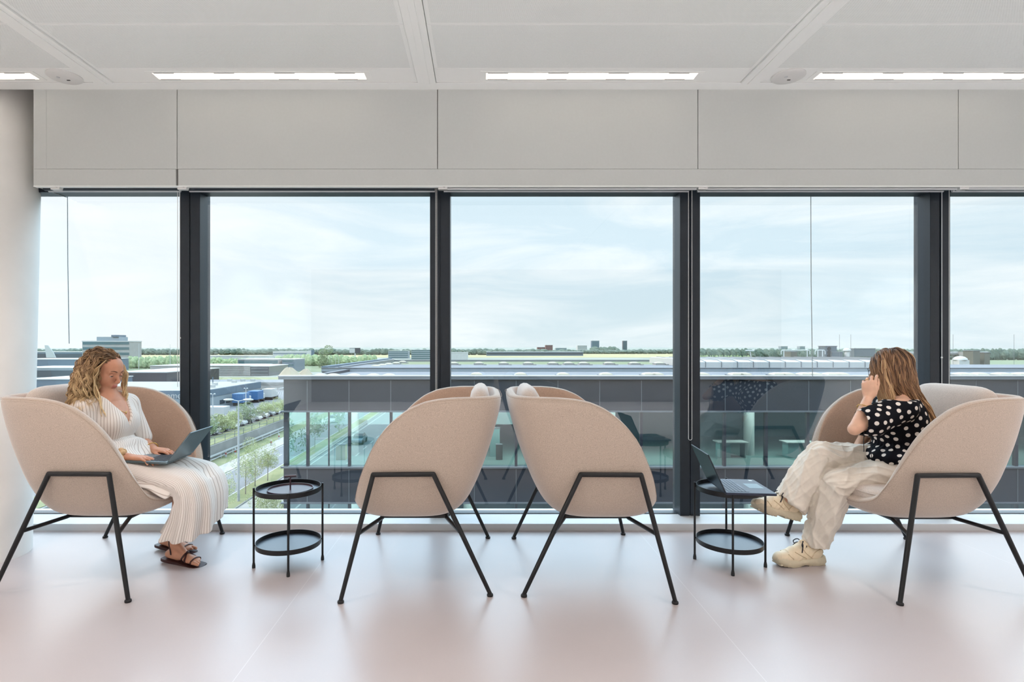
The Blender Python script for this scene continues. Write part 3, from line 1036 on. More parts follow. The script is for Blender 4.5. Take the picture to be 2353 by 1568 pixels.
# ------------------------------------------------ hair
def grow_hair(head, roots, colliders, length, curl, wave, step=.012, rad=.0016, part=0.0, fall=.22, outw=.5, back=.5, seed=1, shade0=0.0, kids=8, clump=.007, drift=(0, 0, 0), side_push=.75, up=.12, tip=1.0, drape=None):
    """guide strands grown from the skull (roots: unit directions), each carrying a lock of fine hairs; returns vertices, faces, shade"""
    r = np.random.default_rng(seed)
    s = head.s
    A = np.array([.097, .076, .088]); C = np.array([-.012, 0, .035])
    w = np.array(roots); w = w / np.linalg.norm(w, axis=1, keepdims=True)
    w = w + r.normal(size=w.shape) * .03; w /= np.linalg.norm(w, axis=1, keepdims=True)
    loc = C + w * A
    P = head.c + (loc * s) @ head.R.T
    nrm = (w / A) @ head.R.T; nrm /= np.linalg.norm(nrm, axis=1, keepdims=True)
    side = np.sign(loc[:, 1] - part)
    d = nrm * outw + np.stack([np.full(len(w), -back), side * side_push, np.full(len(w), up)], 1) @ head.R.T
    d /= np.linalg.norm(d, axis=1, keepdims=True)
    N = int(length / step)
    pts = [P - nrm * .004]
    drift = np.array(drift)
    for i in range(N):
        g = (fall * np.where(w[:, 0] > .25, 1 if i > 6 else .25 + .1 * i, 1.7 if i < 9 else 1.0))[:, None]
        d = d * (1 - g) + (np.array([0, 0, -1.]) + drift) * g + r.normal(size=d.shape) * .02
        d /= np.linalg.norm(d, axis=1, keepdims=True)
        P = P + d * step
        for (_, a, b2, rr) in colliders:
            ab = b2 - a; t = np.clip(((P - a) @ ab) / (ab @ ab + 1e-9), 0, 1)
            q = a + t[:, None] * ab; e = P - q; m = np.linalg.norm(e, axis=1) + 1e-9
            hit = m < rr
            nn = e / m[:, None]
            P = np.where(hit[:, None], q + nn * rr, P)
            dn = np.minimum(0, np.sum(d * nn, 1))
            d = np.where(hit[:, None], d - nn * dn[:, None], d)
        d /= np.linalg.norm(d, axis=1, keepdims=True) + 1e-9
        for (cc, ra) in ((C, np.array([.103, .082, .094])), (np.array([.02, 0, -.03]), np.array([.064, .066, .09]))):
            lq = ((P - head.c) @ head.R) / s - cc
            k0 = np.linalg.norm(lq / ra, axis=1)
            P2 = head.c + ((cc + lq / np.maximum(k0, 1e-6)[:, None]) * s) @ head.R.T
            P = np.where((k0 < 1)[:, None], P2, P)
        if drape is not None: P = drape(P, pts[0])
        pts.append(P.copy())
    G = np.stack(pts, 1)                                   # guides x points x 3
    n = G.shape[1]; arc = np.arange(n) * step
    tang = np.gradient(G, axis=1); tang /= np.linalg.norm(tang, axis=2, keepdims=True) + 1e-9
    e1 = np.cross(tang, np.array([.2, 1, .1])); e1 /= np.linalg.norm(e1, axis=2, keepdims=True) + 1e-9
    e2 = np.cross(tang, e1)
    K = len(w)
    ph = r.uniform(0, 6.28, (K, 1)); wl = wave * r.uniform(.75, 1.3, (K, 1)); am = curl * r.uniform(.5, 1.35, (K, 1)); hd = r.choice([-1, 1], (K, 1))
    env = np.clip(arc / .07, 0, 1)[None] * am
    th = arc[None] / wl * 2 * PI * hd + ph
    G = G + e1 * (env * np.cos(th))[..., None] + e2 * (env * np.sin(th))[..., None]
    tone = r.normal(size=(K, 1)) * .17
    sh0 = shade0 + tone + (np.linspace(0, 1, n) ** .8 * .95 * tip)[None]
    out, shd, lens = [], [], []
    for k in range(kids):
        a0 = r.uniform(0, 6.28, (K, 1)); rr = clump * np.sqrt(r.uniform(0, 1, (K, 1)))
        prof = (.35 + .65 * np.sin(np.clip(np.linspace(0, 1, n), 0, 1) * PI * .9))[None]
        sl = th * .25 + a0
        out.append(G + e1 * (rr * prof * np.cos(sl))[..., None] + e2 * (rr * prof * np.sin(sl))[..., None] + r.normal(size=(K, 1, 3)) * .0012)
        shd.append(np.clip(sh0 + r.normal(size=(K, 1)) * .08, 0, 1))
        lens.append(r.uniform(.8, 1.0, (K, 1)))
    S = np.concatenate(out); H2 = np.concatenate(shd); LN = np.concatenate(lens)
    T = np.gradient(S, axis=1); T /= np.linalg.norm(T, axis=2, keepdims=True) + 1e-9
    f1 = np.cross(T, np.array([.31, .9, .17])); f1 /= np.linalg.norm(f1, axis=2, keepdims=True) + 1e-9
    f2 = np.cross(T, f1)
    u = np.linspace(0, 1, n)[None] / LN
    R = rad * np.interp(u, (0, .08, .75, 1.0, 1.3), (.6, 1, .9, .15, .02)) * r.uniform(.75, 1.3, (len(S), 1))
    seg = 4
    V = np.stack([S + (f1 * math.cos(2 * PI * q / seg) + f2 * math.sin(2 * PI * q / seg)) * R[..., None] for q in range(seg)], 2)
    idx = np.arange(len(S) * n * seg).reshape(len(S), n, seg)
    F = np.stack([idx[:, :-1, :], np.roll(idx, -1, 2)[:, :-1, :], np.roll(idx, -1, 2)[:, 1:, :], idx[:, 1:, :]], -1).reshape(-1, 4)
    return V.reshape(-1, 3), F, np.repeat(H2[..., None], seg, 2).reshape(-1)

def hair_obj(grown, mb, m, root):
    """one hair object out of grown strands and the tubes and cap in mb"""
    V, F, A = grown
    off = world_of(root)
    me = bpy.data.meshes.new('hair')
    k = len(mb.v)
    me.from_pydata([(p[0] - off.x, p[1] - off.y, p[2] - off.z) for p in mb.v], [], mb.f)
    a = me.attributes.new('shade', 'FLOAT', 'POINT'); a.data.foreach_set('value', mb.at)
    tmp = bmesh.new(); tmp.from_mesh(me)
    me2 = mesh_obj('hair', V, F, m, root, atts={'shade': A})
    tmp.free()
    bm = bmesh.new(); bm.from_mesh(me2.data); bm.from_mesh(me)
    bm.to_mesh(me2.data); bm.free()
    bpy.data.meshes.remove(me)
    me2.data.polygons.foreach_set('use_smooth', np.ones(len(me2.data.polygons), bool))
    return me2

def hair_cap(mb, head, keep, s=1.06, shade=.12, n=(34, 26)):
    """thin skull cap under the strands; keep(local unit direction) tells where hair grows"""
    vs, fs = [], []
    U, V = n
    for i in range(V + 1):
        p = PI * i / V
        for j in range(U):
            t = 2 * PI * j / U
            w = np.array([math.sin(p) * math.cos(t), math.sin(p) * math.sin(t), math.cos(p)])
            vs.append((w, head.p(*(np.array([-.012, 0, .035]) + w * np.array([.097, .076, .088]) * s))))
    for i in range(V):
        for j in range(U):
            q = (i * U + j, (i + 1) * U + j, (i + 1) * U + (j + 1) % U, i * U + (j + 1) % U)
            if all(keep(vs[k][0]) for k in q): fs.append(q)
    mb.add([v[1] for v in vs], fs, [shade] * len(vs))

def sphere_dirs(n, seed=0):
    g = (1 + 5 ** .5) / 2
    i = np.arange(n) + .5
    z = 1 - 2 * i / n
    t = 2 * PI * i / g
    return np.stack([np.sqrt(1 - z * z) * np.cos(t), np.sqrt(1 - z * z) * np.sin(t), z], 1)

def superring(c, u, v, a, b, n, K, ph=0):
    c, u, v = np.array(c), np.array(u), np.array(v)
    out = []
    for i in range(K):
        t = 2 * PI * i / K + ph
        cu, cv = math.cos(t), math.sin(t)
        out.append(c + u * a * math.copysign(abs(cu) ** (2 / n), cu) + v * b * math.copysign(abs(cv) ** (2 / n), cv))
    return np.array(out)

def curve(pts, n=24):
    """smooth line through points"""
    p = np.array(pts, float); m = len(p)
    e = np.vstack([2 * p[0] - p[1], p, 2 * p[-1] - p[-2]])
    out = []
    for i in range(n + 1):
        t = i / n * (m - 1); k = min(int(t), m - 2); u = t - k
        a, b, c, d = e[k], e[k + 1], e[k + 2], e[k + 3]
        out.append(.5 * (2 * b + (c - a) * u + (2 * a - 5 * b + 4 * c - d) * u ** 2 + (3 * b - a - 3 * c + d) * u ** 3))
    return out
# ================================================================ the woman with the laptop on her lap
def woman_left():
    H = Head((-2.076, 3.06, 1.064), math.radians(-12), math.radians(15), s=.93)
    F = Field((-2.36, 2.74, -.01), (-1.44, 3.42, 1.21), .0031)
    sh = [(-2.090, 2.915, .868), (-2.055, 3.225, .868)]
    el = [(-2.060, 2.855, .640), (-1.995, 3.275, .640)]
    wr = [(-1.868, 2.935, .613), (-1.868, 3.165, .612)]
    hip = [(-2.09, 2.99, .545), (-2.09, 3.17, .545)]
    kn = [(-1.60, 2.985, .466), (-1.60, 3.175, .466)]
    an = [(-1.705, 3.090, .115), (-1.835, 3.275, .118)]
    H.add(F)
    F.cap(H.p(-.050, 0, -.055), (-2.080, 3.07, .90), .045, .050, .014)
    F.cap((-2.075, 3.07, .90), (-2.07, 3.075, .80), .06, .10, .05)
    for i, y in ((0, -1), (1, 1)):
        F.cap((-2.075, 3.07 + .03 * y, .905), sh[i], .042, .046, .05)
        F.ell((-2.000, 3.07 + .060 * y, .778), (.050, .056, .056), None, .04)
        F.cap(sh[i], el[i], .043, .034, .03); F.cap(el[i], wr[i], .035, .0235, .02)
        F.cap(hip[i], kn[i], .072, .050, .04); F.cap(kn[i], an[i], .046, .030, .03)
    F.ell((-2.068, 3.072, .80), (.098, .145, .13), None, .05)
    F.ell((-2.075, 3.075, .68), (.092, .128, .12), None, .05)
    F.ell((-2.09, 3.08, .565), (.125, .175, .11), None, .05)
    # typing hands: palms down, fingers bent to the keys, thumbs pointing inwards
    hr = hand(F, wr[0], (1, .12, -.06), (.10, 0, 1), (0, 1, 0), [(.25, .35, .30), (.22, .40, .3), (.25, .42, .3), (.3, .4, .3)], .09, .95, tcurl=.35, tout=.55)
    hl = hand(F, wr[1], (1, -.14, -.06), (.10, 0, 1), (0, -1, 0), [(.25, .38, .30), (.22, .42, .3), (.25, .45, .3), (.3, .45, .3)], .09, .95, tcurl=.35, tout=.55)
    # feet in sandals
    fd = []
    for (he, to, a) in (((-1.738, 3.098, .046), (-1.530, 3.040, .024), an[0]), ((-1.885, 3.290, .052), (-1.680, 3.230, .026), an[1])):
        f, l, u, L = foot(F, he, to)
        he, to = np.array(he), np.array(to)
        F.cap(he + u * -.002, he + f * .06 - u * .006, .023, .020, .012)
        F.cap(a, he + f * .028 + u * .012, .027, .023, .02)
        F.cap(np.array(a) + f * .012 - u * .01, he + f * .125 + u * .004, .023, .016, .02)
        F.cap(he + f * .06, he + f * .150 - u * .004, .020, .017, .015)
        F.ell(he + f * .150 - u * .004, (.050, .039, .0165), np.stack([f, l, u], 1), .012)
        for q, (o, r, ln) in enumerate(((-.0270, .0105, .050), (-.0075, .0080, .050), (.0075, .0075, .043), (.0215, .0070, .035), (.0340, .0065, .026))):
            sgn = -1 if a is an[0] else 1           # big toe lies on the inner side
            b0 = he + f * (.178 - .008 * q) + l * (-o * sgn) - u * .006
            F.cap(b0, b0 + f * ln * .75 - u * .003, r, r * .88, .0025)
        fd.append((he, to, f, l, u, L))
    v, f = F.mesh(1)
    lv = H.local(v)
    lip = ((np.abs(lv[:, 1]) < .0185 - .35 * np.abs(lv[:, 2] + .0675)) & (np.abs(lv[:, 2] + .0675) < .0108) & (lv[:, 0] > .087)).astype(float)
    root = mesh_obj('person', v, f, M['skin'], loc=(-1.75, 3.08, 0), atts={'lips': lip})
    tag(root, 'woman with curly blond hair in a striped cream dress typing on her lap', 'person')
    H.extras(root, v, f)
    v0, f0 = v, f
    nails(hr[:4], root, (0.4, 0, 1)); nails(hl[:4], root, (0.4, 0, 1))

    # ---- dress: bodice with elbow sleeves, and the long skirt over her knees
    B = Field((-2.34, 2.76, .60), (-1.86, 3.40, .97), .0042)
    g = .012
    B.ell((-2.068, 3.072, .80), (.098 + g, .145 + g, .13 + g), None, .05)
    B.ell((-2.075, 3.075, .68), (.092 + g, .128 + g, .12 + g), None, .05)
    B.cap((-2.075, 3.07, .90), (-2.07, 3.075, .80), .06 + g, .10 + g, .05)
    for i, y in ((0, -1), (1, 1)):
        B.cap((-2.075, 3.07 + .03 * y, .905), sh[i], .042 + g, .046 + g, .05)
        B.ell((-2.000, 3.07 + .060 * y, .778), (.050 + g, .057 + g, .058 + g), None, .04)
        e = np.array(sh[i]) * .12 + np.array(el[i]) * .88
        B.cap(sh[i], e, .055, .058, .03)
    def vneck(x, y, z):
        q = np.maximum(np.abs(y - 3.066) - (z - .768) * .50, .766 - z)
        q = np.maximum(q, (-2.075 - x) + 0 * z)
        return np.minimum(q, np.maximum(.912 - z, np.sqrt((x + 2.075) ** 2 + (y - 3.07) ** 2) - .085))
    B.put(vneck, (-2.4, 2.7, .6), (-1.8, 3.4, 1.0), .006, True)
    B.put(lambda x, y, z: (z - .655) + 0 * x + np.where(np.abs(y - 3.07) > .155, .1, 0), (-2.4, 2.7, .5), (-1.8, 3.4, .66), .006, True)
    v, f = B.mesh(2)
    vn = normals_of(v, f)
    v = v + vn * (.0022 * vnoise(v * np.array([46, 46, 20]), 4))[:, None]
    ang = np.arctan2(v[:, 1] - 3.072, v[:, 0] + 2.07)
    rib = ang * 68 / (2 * PI)
    for i in (0, 1):
        a, b = np.array(sh[i]), np.array(el[i])
        far = np.abs(v[:, 1] - 3.07) > .150
        far &= (v[:, 1] > 3.07) if i else (v[:, 1] < 3.07)
        al = np.arctan2(v[:, 1] - a[1], v[:, 0] - a[0] - (a[2] - v[:, 2]) * (b[0] - a[0]) / (a[2] - b[2]))
        rib = np.where(far, al * 26 / (2 * PI) + .5, rib)
    bod = mesh_obj('dress_bodice', v, f, M['rib'], root, atts={'rib': rib})

    K, n = 168, []
    Y, Z, X = np.array((0, -1., 0)), np.array((0, 0, 1.)), np.array((1., 0, 0))
    secs = [  # centre, front/top axis, half width, half depth, exponent
        ((-2.066, 3.074, .712), X * 1.0, .128, .098, 2.2),
        ((-2.062, 3.074, .690), X * 1.0, .138, .112, 2.2),
        ((-2.055, 3.075, .655), X * .95 + Z * .3, .152, .122, 2.2),
        ((-2.030, 3.078, .610), X * .8 + Z * .6, .178, .128, 2.3),
        ((-1.960, 3.080, .560), X * .45 + Z * .9, .205, .106, 2.6),
        ((-1.860, 3.080, .522), X * .1 + Z, .214, .086, 2.8),
        ((-1.750, 3.080, .500), Z * 1.0, .212, .080, 2.8),
        ((-1.650, 3.082, .484), X * .12 + Z, .208, .078, 2.8),
        ((-1.585, 3.082, .462), X * .45 + Z * .9, .206, .082, 2.7),
        ((-1.556, 3.083, .420), X * .8 + Z * .6, .205, .090, 2.6),
        ((-1.556, 3.085, .365), X + Z * .15, .205, .100, 2.5),
        ((-1.566, 3.088, .310), X * 1.0, .205, .110, 2.4),
        ((-1.580, 3.090, .272), X * 1.0, .204, .120, 2.4),
        ((-1.592, 3.092, .240), X * 1.0, .204, .130, 2.4),
        ((-1.598, 3.094, .226), X - Z * .0, .204, .134, 2.4)]
    rings, att = [], []
    T = np.linspace(0, len(secs) - 1, 64)
    for ti in T:
        i = min(int(ti), len(secs) - 2); w = ti - i; w = w * w * (3 - 2 * w) * .5 + w * .5
        A, Bq = secs[i], secs[i + 1]
        c = np.array(A[0]) * (1 - w) + np.array(Bq[0]) * w
        vx = A[1] * (1 - w) + Bq[1] * w; vx = vx / np.linalg.norm(vx)
        a = A[2] * (1 - w) + Bq[2] * w; b = A[3] * (1 - w) + Bq[3] * w; ex = A[4] * (1 - w) + Bq[4] * w
        fr = ti / (len(secs) - 1)
        ring = superring(c, Y, vx, a, b, ex, K)
        th = 2 * PI * np.arange(K) / K
        am = .0015 + .012 * max(0, fr - .45) / .55
        rad = (ring - c); rad /= np.linalg.norm(rad, axis=1, keepdims=True)
        ring = ring + rad * (am * np.sin(th * 11 + 1.5 * fr) + am * .5 * np.sin(th * 7 - 2 * fr + 1))[:, None]
        if fr > .62:                                      # hem hangs lower on the near side
            drop = (fr - .62) / .38
            ring[:, 2] += (ring[:, 1] - 3.09) * .26 * drop
        if .3 < fr < .62:                                 # the cloth sinks between the thighs
            m = np.exp(-((ring[:, 1] - 3.08) / .05) ** 2) * (ring[:, 2] > c[2])
            ring[:, 2] -= .018 * m
        rings.append(ring)
        att.append(list((th + .9 * np.clip(fr * 2.2 - .4, 0, 1)) * 78 / (2 * PI)))
    MB().loft([[tuple(p) for p in r] for r in rings], cap=False, att=att).build('dress_skirt', M['rib'], root, smooth=180, att='rib').modifiers.new('thick', 'SOLIDIFY').thickness = .004
    # a fold of the skirt lying on the seat beside her
    fold = MB()
    fr = []
    for i in range(22):
        t = i / 21
        x = -1.93 + .31 * t
        zt = .488 + .016 * math.sin(t * 5) - .045 * max(0, t - .72) / .28
        fr.append([(x, 2.93 - .008 * math.sin(t * 9), zt + .03), (x + .01, 2.885, zt + .012), (x + .015, 2.855 + .006 * math.sin(t * 7), zt - .002), (x + .012, 2.838 + .006 * math.sin(t * 7), zt - .012), (x, 2.85, zt - .02), (x, 2.93, zt - .014)])
    fold.loft(fr, att=[[.1 * i + q * .7 for q in range(6)] for i in range(22)])
    fold.build('skirt_fold', M['rib'], root, smooth=180, att='rib', subsurf=1)
    # tie at the far sleeve, necklace, jewellery
    q = MB()
    c = np.array(at(304, 996, 3.24))
    for (sx, ln) in ((.016, .03), (-.002, .036)):
        q.tube([c, c + (sx, 0, -.012), c + (sx * 1.6, .004, -ln), c + (sx * .6, 0, -ln - .006), c + (0, 0, -.004)], .0022, 6)
    q.tube([c, c + (-.006, -.004, -.03), c + (-.004, -.004, -.06)], .0022, 6)
    q.tube([c, c + (-.016, .0, -.028), c + (-.018, 0, -.05)], .0022, 6)
    q.build('sleeve_tie', M['cord'], root, smooth=180)
    q = MB(); pts = []
    for i in range(15):
        t = -1 + 2 * i / 14
        pts.append((-2.012 + .038 * (1 - t * t) ** .5 - .03 * t * t + .012, 3.066 + .062 * t, .838 + .062 * t * t))
    q.tube(pts, .0011, 5); q.ball((pts[7][0] + .001, 3.066, .832), (.0025, .005, .008), 8, 6)
    q.build('necklace', M['gold'], root, smooth=180)
    s0, s1 = np.array(el[0]) * .14 + np.array(wr[0]) * .86, np.array(wr[0])
    q = MB(); ax = Vector(wr[0]) - Vector(el[0]); ax.normalize(); e1, e2 = frame_of(ax)
    c = Vector(s0)
    pts, rr = [], []
    for i in range(64):
        t = 2 * PI * i / 64
        pts.append(c + (e1 * math.cos(t) + e2 * math.sin(t)) * (.032 + .003 * math.sin(9 * t)) + ax * .005 * math.sin(7 * t))
        rr.append(.0125 + .0035 * math.sin(13 * t))
    q.tube(pts, rr, 10, closed=True); q.build('scrunchie', M['scrunchie'], root, smooth=180)
    q = MB(); c = Vector(np.array(el[1]) * .14 + np.array(wr[1]) * .86); ax = Vector(wr[1]) - Vector(el[1]); ax.normalize(); e1, e2 = frame_of(ax)
    q.tube([c + (e1 * math.cos(2 * PI * i / 32) + e2 * math.sin(2 * PI * i / 32)) * .033 for i in range(32)], .0028, 8, closed=True); q.build('bracelet', M['gold'], root, smooth=180)
    q = MB(); j = hl[2]; c = Vector(j[0]) * .45 + Vector(j[1]) * .55; ax = Vector(j[1]) - Vector(j[0]); ax.normalize(); e1, e2 = frame_of(ax)
    q.tube([c + (e1 * math.cos(2 * PI * i / 20) + e2 * math.sin(2 * PI * i / 20)) * .0085 for i in range(20)], .0014, 6, closed=True); q.build('ring', M['gold'], root, smooth=180)
    from mathutils.bvhtree import BVHTree
    lowf = np.all(v0[f0][:, :, 2] < .16, axis=1)
    fbvh = BVHTree.FromPolygons([Vector(p) for p in v0], [tuple(q) for q in f0[lowf].tolist()])
    # sandals
    for (he, to, f, l, u, L) in fd:
        s = MB()
        prof = [(-.035, .024), (-.02, .031), (.03, .033), (.08, .031), (.13, .038), (.18, .046), (.208, .044), (.226, .034), (.236, .018)]
        left = [he + f * a + l * w for a, w in prof]; right = [he + f * a - l * w for a, w in reversed(prof)]
        loop = left + right
        dz = [u * -.027, u * -.036]
        top = [p + u * -.0255 for p in loop]; bot = [p + u * -.040 for p in loop]
        for p in bot + top: p[2] = max(p[2], .0)
        zz = min(p[2] for p in bot)
        s.loft([[tuple(p) for p in bot], [tuple(p) for p in top]])
        sd = s.build('sandal', M['leather'], root, smooth=30)
        def strap(a0, a1, wid=.0055, lo=-28, c0=.0):
            pts = []
            for i in range(19):
                t = i / 18; an_ = math.radians(lo + (180 - 2 * lo) * t)
                o = he + f * (a0 + (a1 - a0) * t) + u * (-.012 + c0)
                dv = l * math.cos(an_) + u * math.sin(an_)
                hit = fbvh.ray_cast(Vector(o + dv * .15), Vector(-dv))
                p = np.array(hit[0]) + dv * .0015 if hit[0] is not None and (np.linalg.norm(np.array(hit[0]) - o) < .09) else o + dv * .04
                pts.append((p, dv))
            q2 = MB()
            q2.loft([[tuple(p - f * wid), tuple(p + f * wid), tuple(p + f * wid + dv * .003), tuple(p - f * wid + dv * .003)] for p, dv in pts])
            q2.build('strap', M['leather'], sd, smooth=40)
        strap(.085, .150); strap(.150, .095); strap(.178, .178, .004); strap(-.005, .035, .004, -20, .03)
    # hair: long loose curls, swept back from the forehead
    def keep(w):
        if w[2] < -.5: return False
        if w[2] > .42: return w[0] < .90 and not (w[0] > .80 and abs(w[1]) < .5 and w[2] < .56)
        return w[0] < .40 + .55 * max(0, w[2]) if w[1] < 0 else w[0] < .25 + .8 * max(0, w[2])
    dirs = [w for w in sphere_dirs(900) if keep(w)]
    col = [(None, np.array(sh[0]), np.array(el[0]), .060), (None, np.array((-2.075, 3.07, .905)), np.array(sh[0]), .064), (None, np.array((-2.075, 3.07, .905)), np.array(sh[1]), .064),
           (None, np.array((-2.068, 3.03, .86)), np.array((-2.068, 3.03, .70)), .112), (None, np.array((-2.068, 3.11, .86)), np.array((-2.068, 3.11, .70)), .112), (None, np.array(H.p(-.050, 0, -.055)), np.array((-2.080, 3.07, .90)), .052)]
    near = [w for w in dirs if w[1] < .15]; far = [w for w in dirs if w[1] >= .15 and (w[0] < .35 or w[2] > .5)]
    g1 = grow_hair(H, near, col, .37, .0075, .062, part=.02, fall=.19, outw=.20, back=.34, seed=3, side_push=.35, up=.0, kids=10, clump=.0085, rad=.0013, drift=(.02, -.02, 0))
    g2 = grow_hair(H, far, col, .35, .0075, .062, part=.02, fall=.22, outw=.35, back=.95, seed=4, side_push=.25, up=.0, kids=8, clump=.008, rad=.0013, drift=(-.22, -.10, 0))
    grown = (np.concatenate([g1[0], g2[0]]), np.concatenate([g1[1], g2[1] + len(g1[0])]), np.concatenate([g1[2], g2[2]]))
    mb = MB()
    hair_cap(mb, H, keep, 1.035, .1)
    # two loose locks in front of the far cheek and one along the near cheek
    r = np.random.default_rng(5)
    for k in range(90):
        far = k < 52
        t0 = r.uniform(0, 1)
        if far: base = [(285, 838), (290, 858), (287, 885), (289, 908), (284, 930), (290, 950)]; yy = 3.135
        else: base = [(244, 828), (226, 846), (216, 868), (222, 900), (232, 930), (240, 958)]; yy = 2.952
        pts = []
        ph = (k // 6) * 1.7; dx, dy = ((k // 6) * 3.7 % 11 - 5.5) * (1 if far else -.7) + r.normal() * .9 - (0 if far else 2), ((k // 6) * 2.3 % 5 - 2.5) * .008 + r.normal() * .003
        for i in range(30):
            t = i / 29 * (len(base) - 1); a = min(int(t), len(base) - 2); w = t - a
            px = base[a][0] * (1 - w) + base[a + 1][0] * w + dx * min(1, t) + 2.6 * math.sin(t * 3.6 + ph) * min(1, t)
            py = base[a][1] * (1 - w) + base[a + 1][1] * w
            pts.append(at(px, py, yy + dy + .006 * math.cos(t * 3.6 + ph)))
        mb.tube(pts, [(.0015 if i < 24 else .0015 * (30 - i) / 6) for i in range(30)], 5, att=[min(1, .6 + .45 * i / 29 + r.normal() * .05) for i in range(30)])
    hair_obj(grown, mb, M['hair1'], root)
    make_laptop('thin grey laptop open on the lap of the woman in striped dress', (-1.668, 3.075, .588), (-.026, .29, -.006), (-.19, -.02, .012), (.112, 0, .15), .305, .212, .19, 'lap_grey', None, 'keyb')
    return root
W1 = woman_left()
# ================================================================ the woman in the polka dot blouse
def shoe(root, heel, toe, up, side):
    """chunky sneaker; heel, toe: ends of the sole underside"""
    h, t = np.array(heel, float), np.array(toe, float)
    f = t - h; L = np.linalg.norm(f); f /= L
    u = np.array(up, float); u -= f * (u @ f); u /= np.linalg.norm(u)
    l = np.cross(u, f)
    R = np.stack([f, l, u], 1)
    P = lambda a, b, c: h + f * a * L + l * b + u * c
    lo = np.minimum(h, t) - .14; hi = np.maximum(h, t) + .14
    hi[2] += .05
    F = Field(lo, hi, .0036)
    F.ell(P(.20, 0, .062), (.060, .036, .050), R, .03); F.ell(P(.45, 0, .060), (.080, .038, .045), R, .03)
    F.ell(P(.72, 0, .048), (.075, .044, .034), R, .03); F.ell(P(.88, 0, .040), (.040, .040, .026), R, .02)
    F.cap(P(.16, 0, .075), P(.20, 0, .112), .037, .034, .02)
    F.cap(P(.38, 0, .105), P(.60, 0, .070), .026, .028, .02)
    F.cap(P(.41, 0, .118), P(.44, 0, .126), .014, .010, .01)
    F.cap(P(.24, 0, .105), P(.22, 0, .17), .029, .034, .012, True)
    F.put(lambda x, y, z: ((x - h[0]) * u[0] + (y - h[1]) * u[1] + (z - h[2]) * u[2]) - .030, lo, hi, .004, True)
    v, fc = F.mesh(1)
    a = (v - h) @ f / L; c = (v - h) @ u
    vn = normals_of(v, fc)
    v = v + vn * (.0014 * np.sign(np.sin(a * 30 + c * 60)) * (c > .035))[:, None]
    o = mesh_obj('sneaker', v, fc, M['shoe'], root)
    S = MB()
    prof = [(-.03, .012), (-.015, .026), (.05, .036), (.15, .038), (.3, .037), (.45, .037), (.6, .043), (.75, .048), (.88, .045), (.96, .034), (1.01, .016)]
    loop = [(x, y) for x, y in prof] + [(x, -y) for x, y in reversed(prof)]
    rings = []
    for (k, c0) in ((.95, 0.0), (1.0, .006), (1.04, .016), (1.03, .027), (1.0, .036), (.93, .040)):
        ring = []
        for (x, y) in loop:
            arch = .010 * math.exp(-((x - .42) / .13) ** 2) * (c0 < .01)
            toeup = .018 * max(0, x - .72) / .28
            wob = .003 * math.sin(x * 46) if .01 < c0 < .03 else 0
            hl = .012 * max(0, .25 - x) / .25 if c0 > .03 else 0
            ring.append(tuple(P(.5 + (x - .5) * k, y * k + math.copysign(wob, y), c0 + arch + toeup + hl)))
        rings.append(ring)
    from mathutils.bvhtree import BVHTree
    sb = BVHTree.FromPolygons([Vector(p) for p in v], [tuple(q) for q in fc.tolist()])
    def seam(path, r, m, nm):
        q = MB()
        for sg in (-1, 1):
            pts = []
            for (a_, c_, _) in curve([(x_, z_, 0) for x_, z_ in path], 22):
                hit = sb.ray_cast(Vector(P(a_, sg * .12, c_)), Vector(-l * sg))
                if hit[0] is not None and hit[3] < .13: pts.append(np.array(hit[0]) + l * sg * .0004)
            if len(pts) > 2: q.tube(pts, r, 6)
        q.build(nm, m, o, smooth=180)
    seam([(.00, .062), (.10, .090), (.24, .078), (.34, .048)], .0022, M['shoetrim'], 'heel_panel')
    seam([(.30, .046), (.42, .070), (.50, .098)], .0022, M['shoetrim'], 'side_panel')
    seam([(.42, .046), (.55, .064), (.66, .082)], .0022, M['shoetrim'], 'side_panel')
    seam([(.72, .048), (.78, .062), (.80, .072)], .0022, M['shoetrim'], 'toe_panel')
    seam([(.02, .108), (.14, .102), (.28, .098), (.40, .112)], .0026, M['shoetrim'], 'collar')
    sl = S.loft(rings).build('sole', M['shoesole'], o, smooth=60)
    T = MB()
    for i in range(13):
        x = .02 + i * .078
        if .34 < x < .5: continue
        T.obox(P(x, 0, .001 + .018 * max(0, x - .72) / .28), f * L * .05, l * (.074 if x > .5 else .066), u * .010)
    T.build('tread', M['shoesole'], sl, smooth=0, bevel=.002)
    K = MB()
    for i in range(4):
        x = .42 + i * .07
        z = .112 - i * .012 + .006
        for sg in (-1, 1):
            K.tube(curve([P(x - .02, -.030 * sg, z - .014), P(x, -.012 * sg, z + .003), P(x + .02, .012 * sg, z + .003), P(x + .04, .030 * sg, z - .022)], 12), .0026, 6)
    for sg in (-1, 1):
        K.tube(curve([P(.42, 0, .122), P(.46, .022 * sg, .134), P(.52, .034 * sg, .120), P(.49, .028 * sg, .106), P(.43, .004 * sg, .120)], 20), .0026, 6)
        K.tube(curve([P(.42, 0, .122), P(.48, .028 * sg, .112), P(.54, .042 * sg, .080)], 12), .0026, 6)
    K.build('laces', M['lace'], o, smooth=180)
    G = MB()
    G.tube([P(.015, 0, .095), P(-.03, 0, .12), P(-.035, 0, .135), P(-.01, 0, .137), P(.02, 0, .115)], .005, 8)
    G.build('pull_tab', M['leather'], o, smooth=180)
    return o

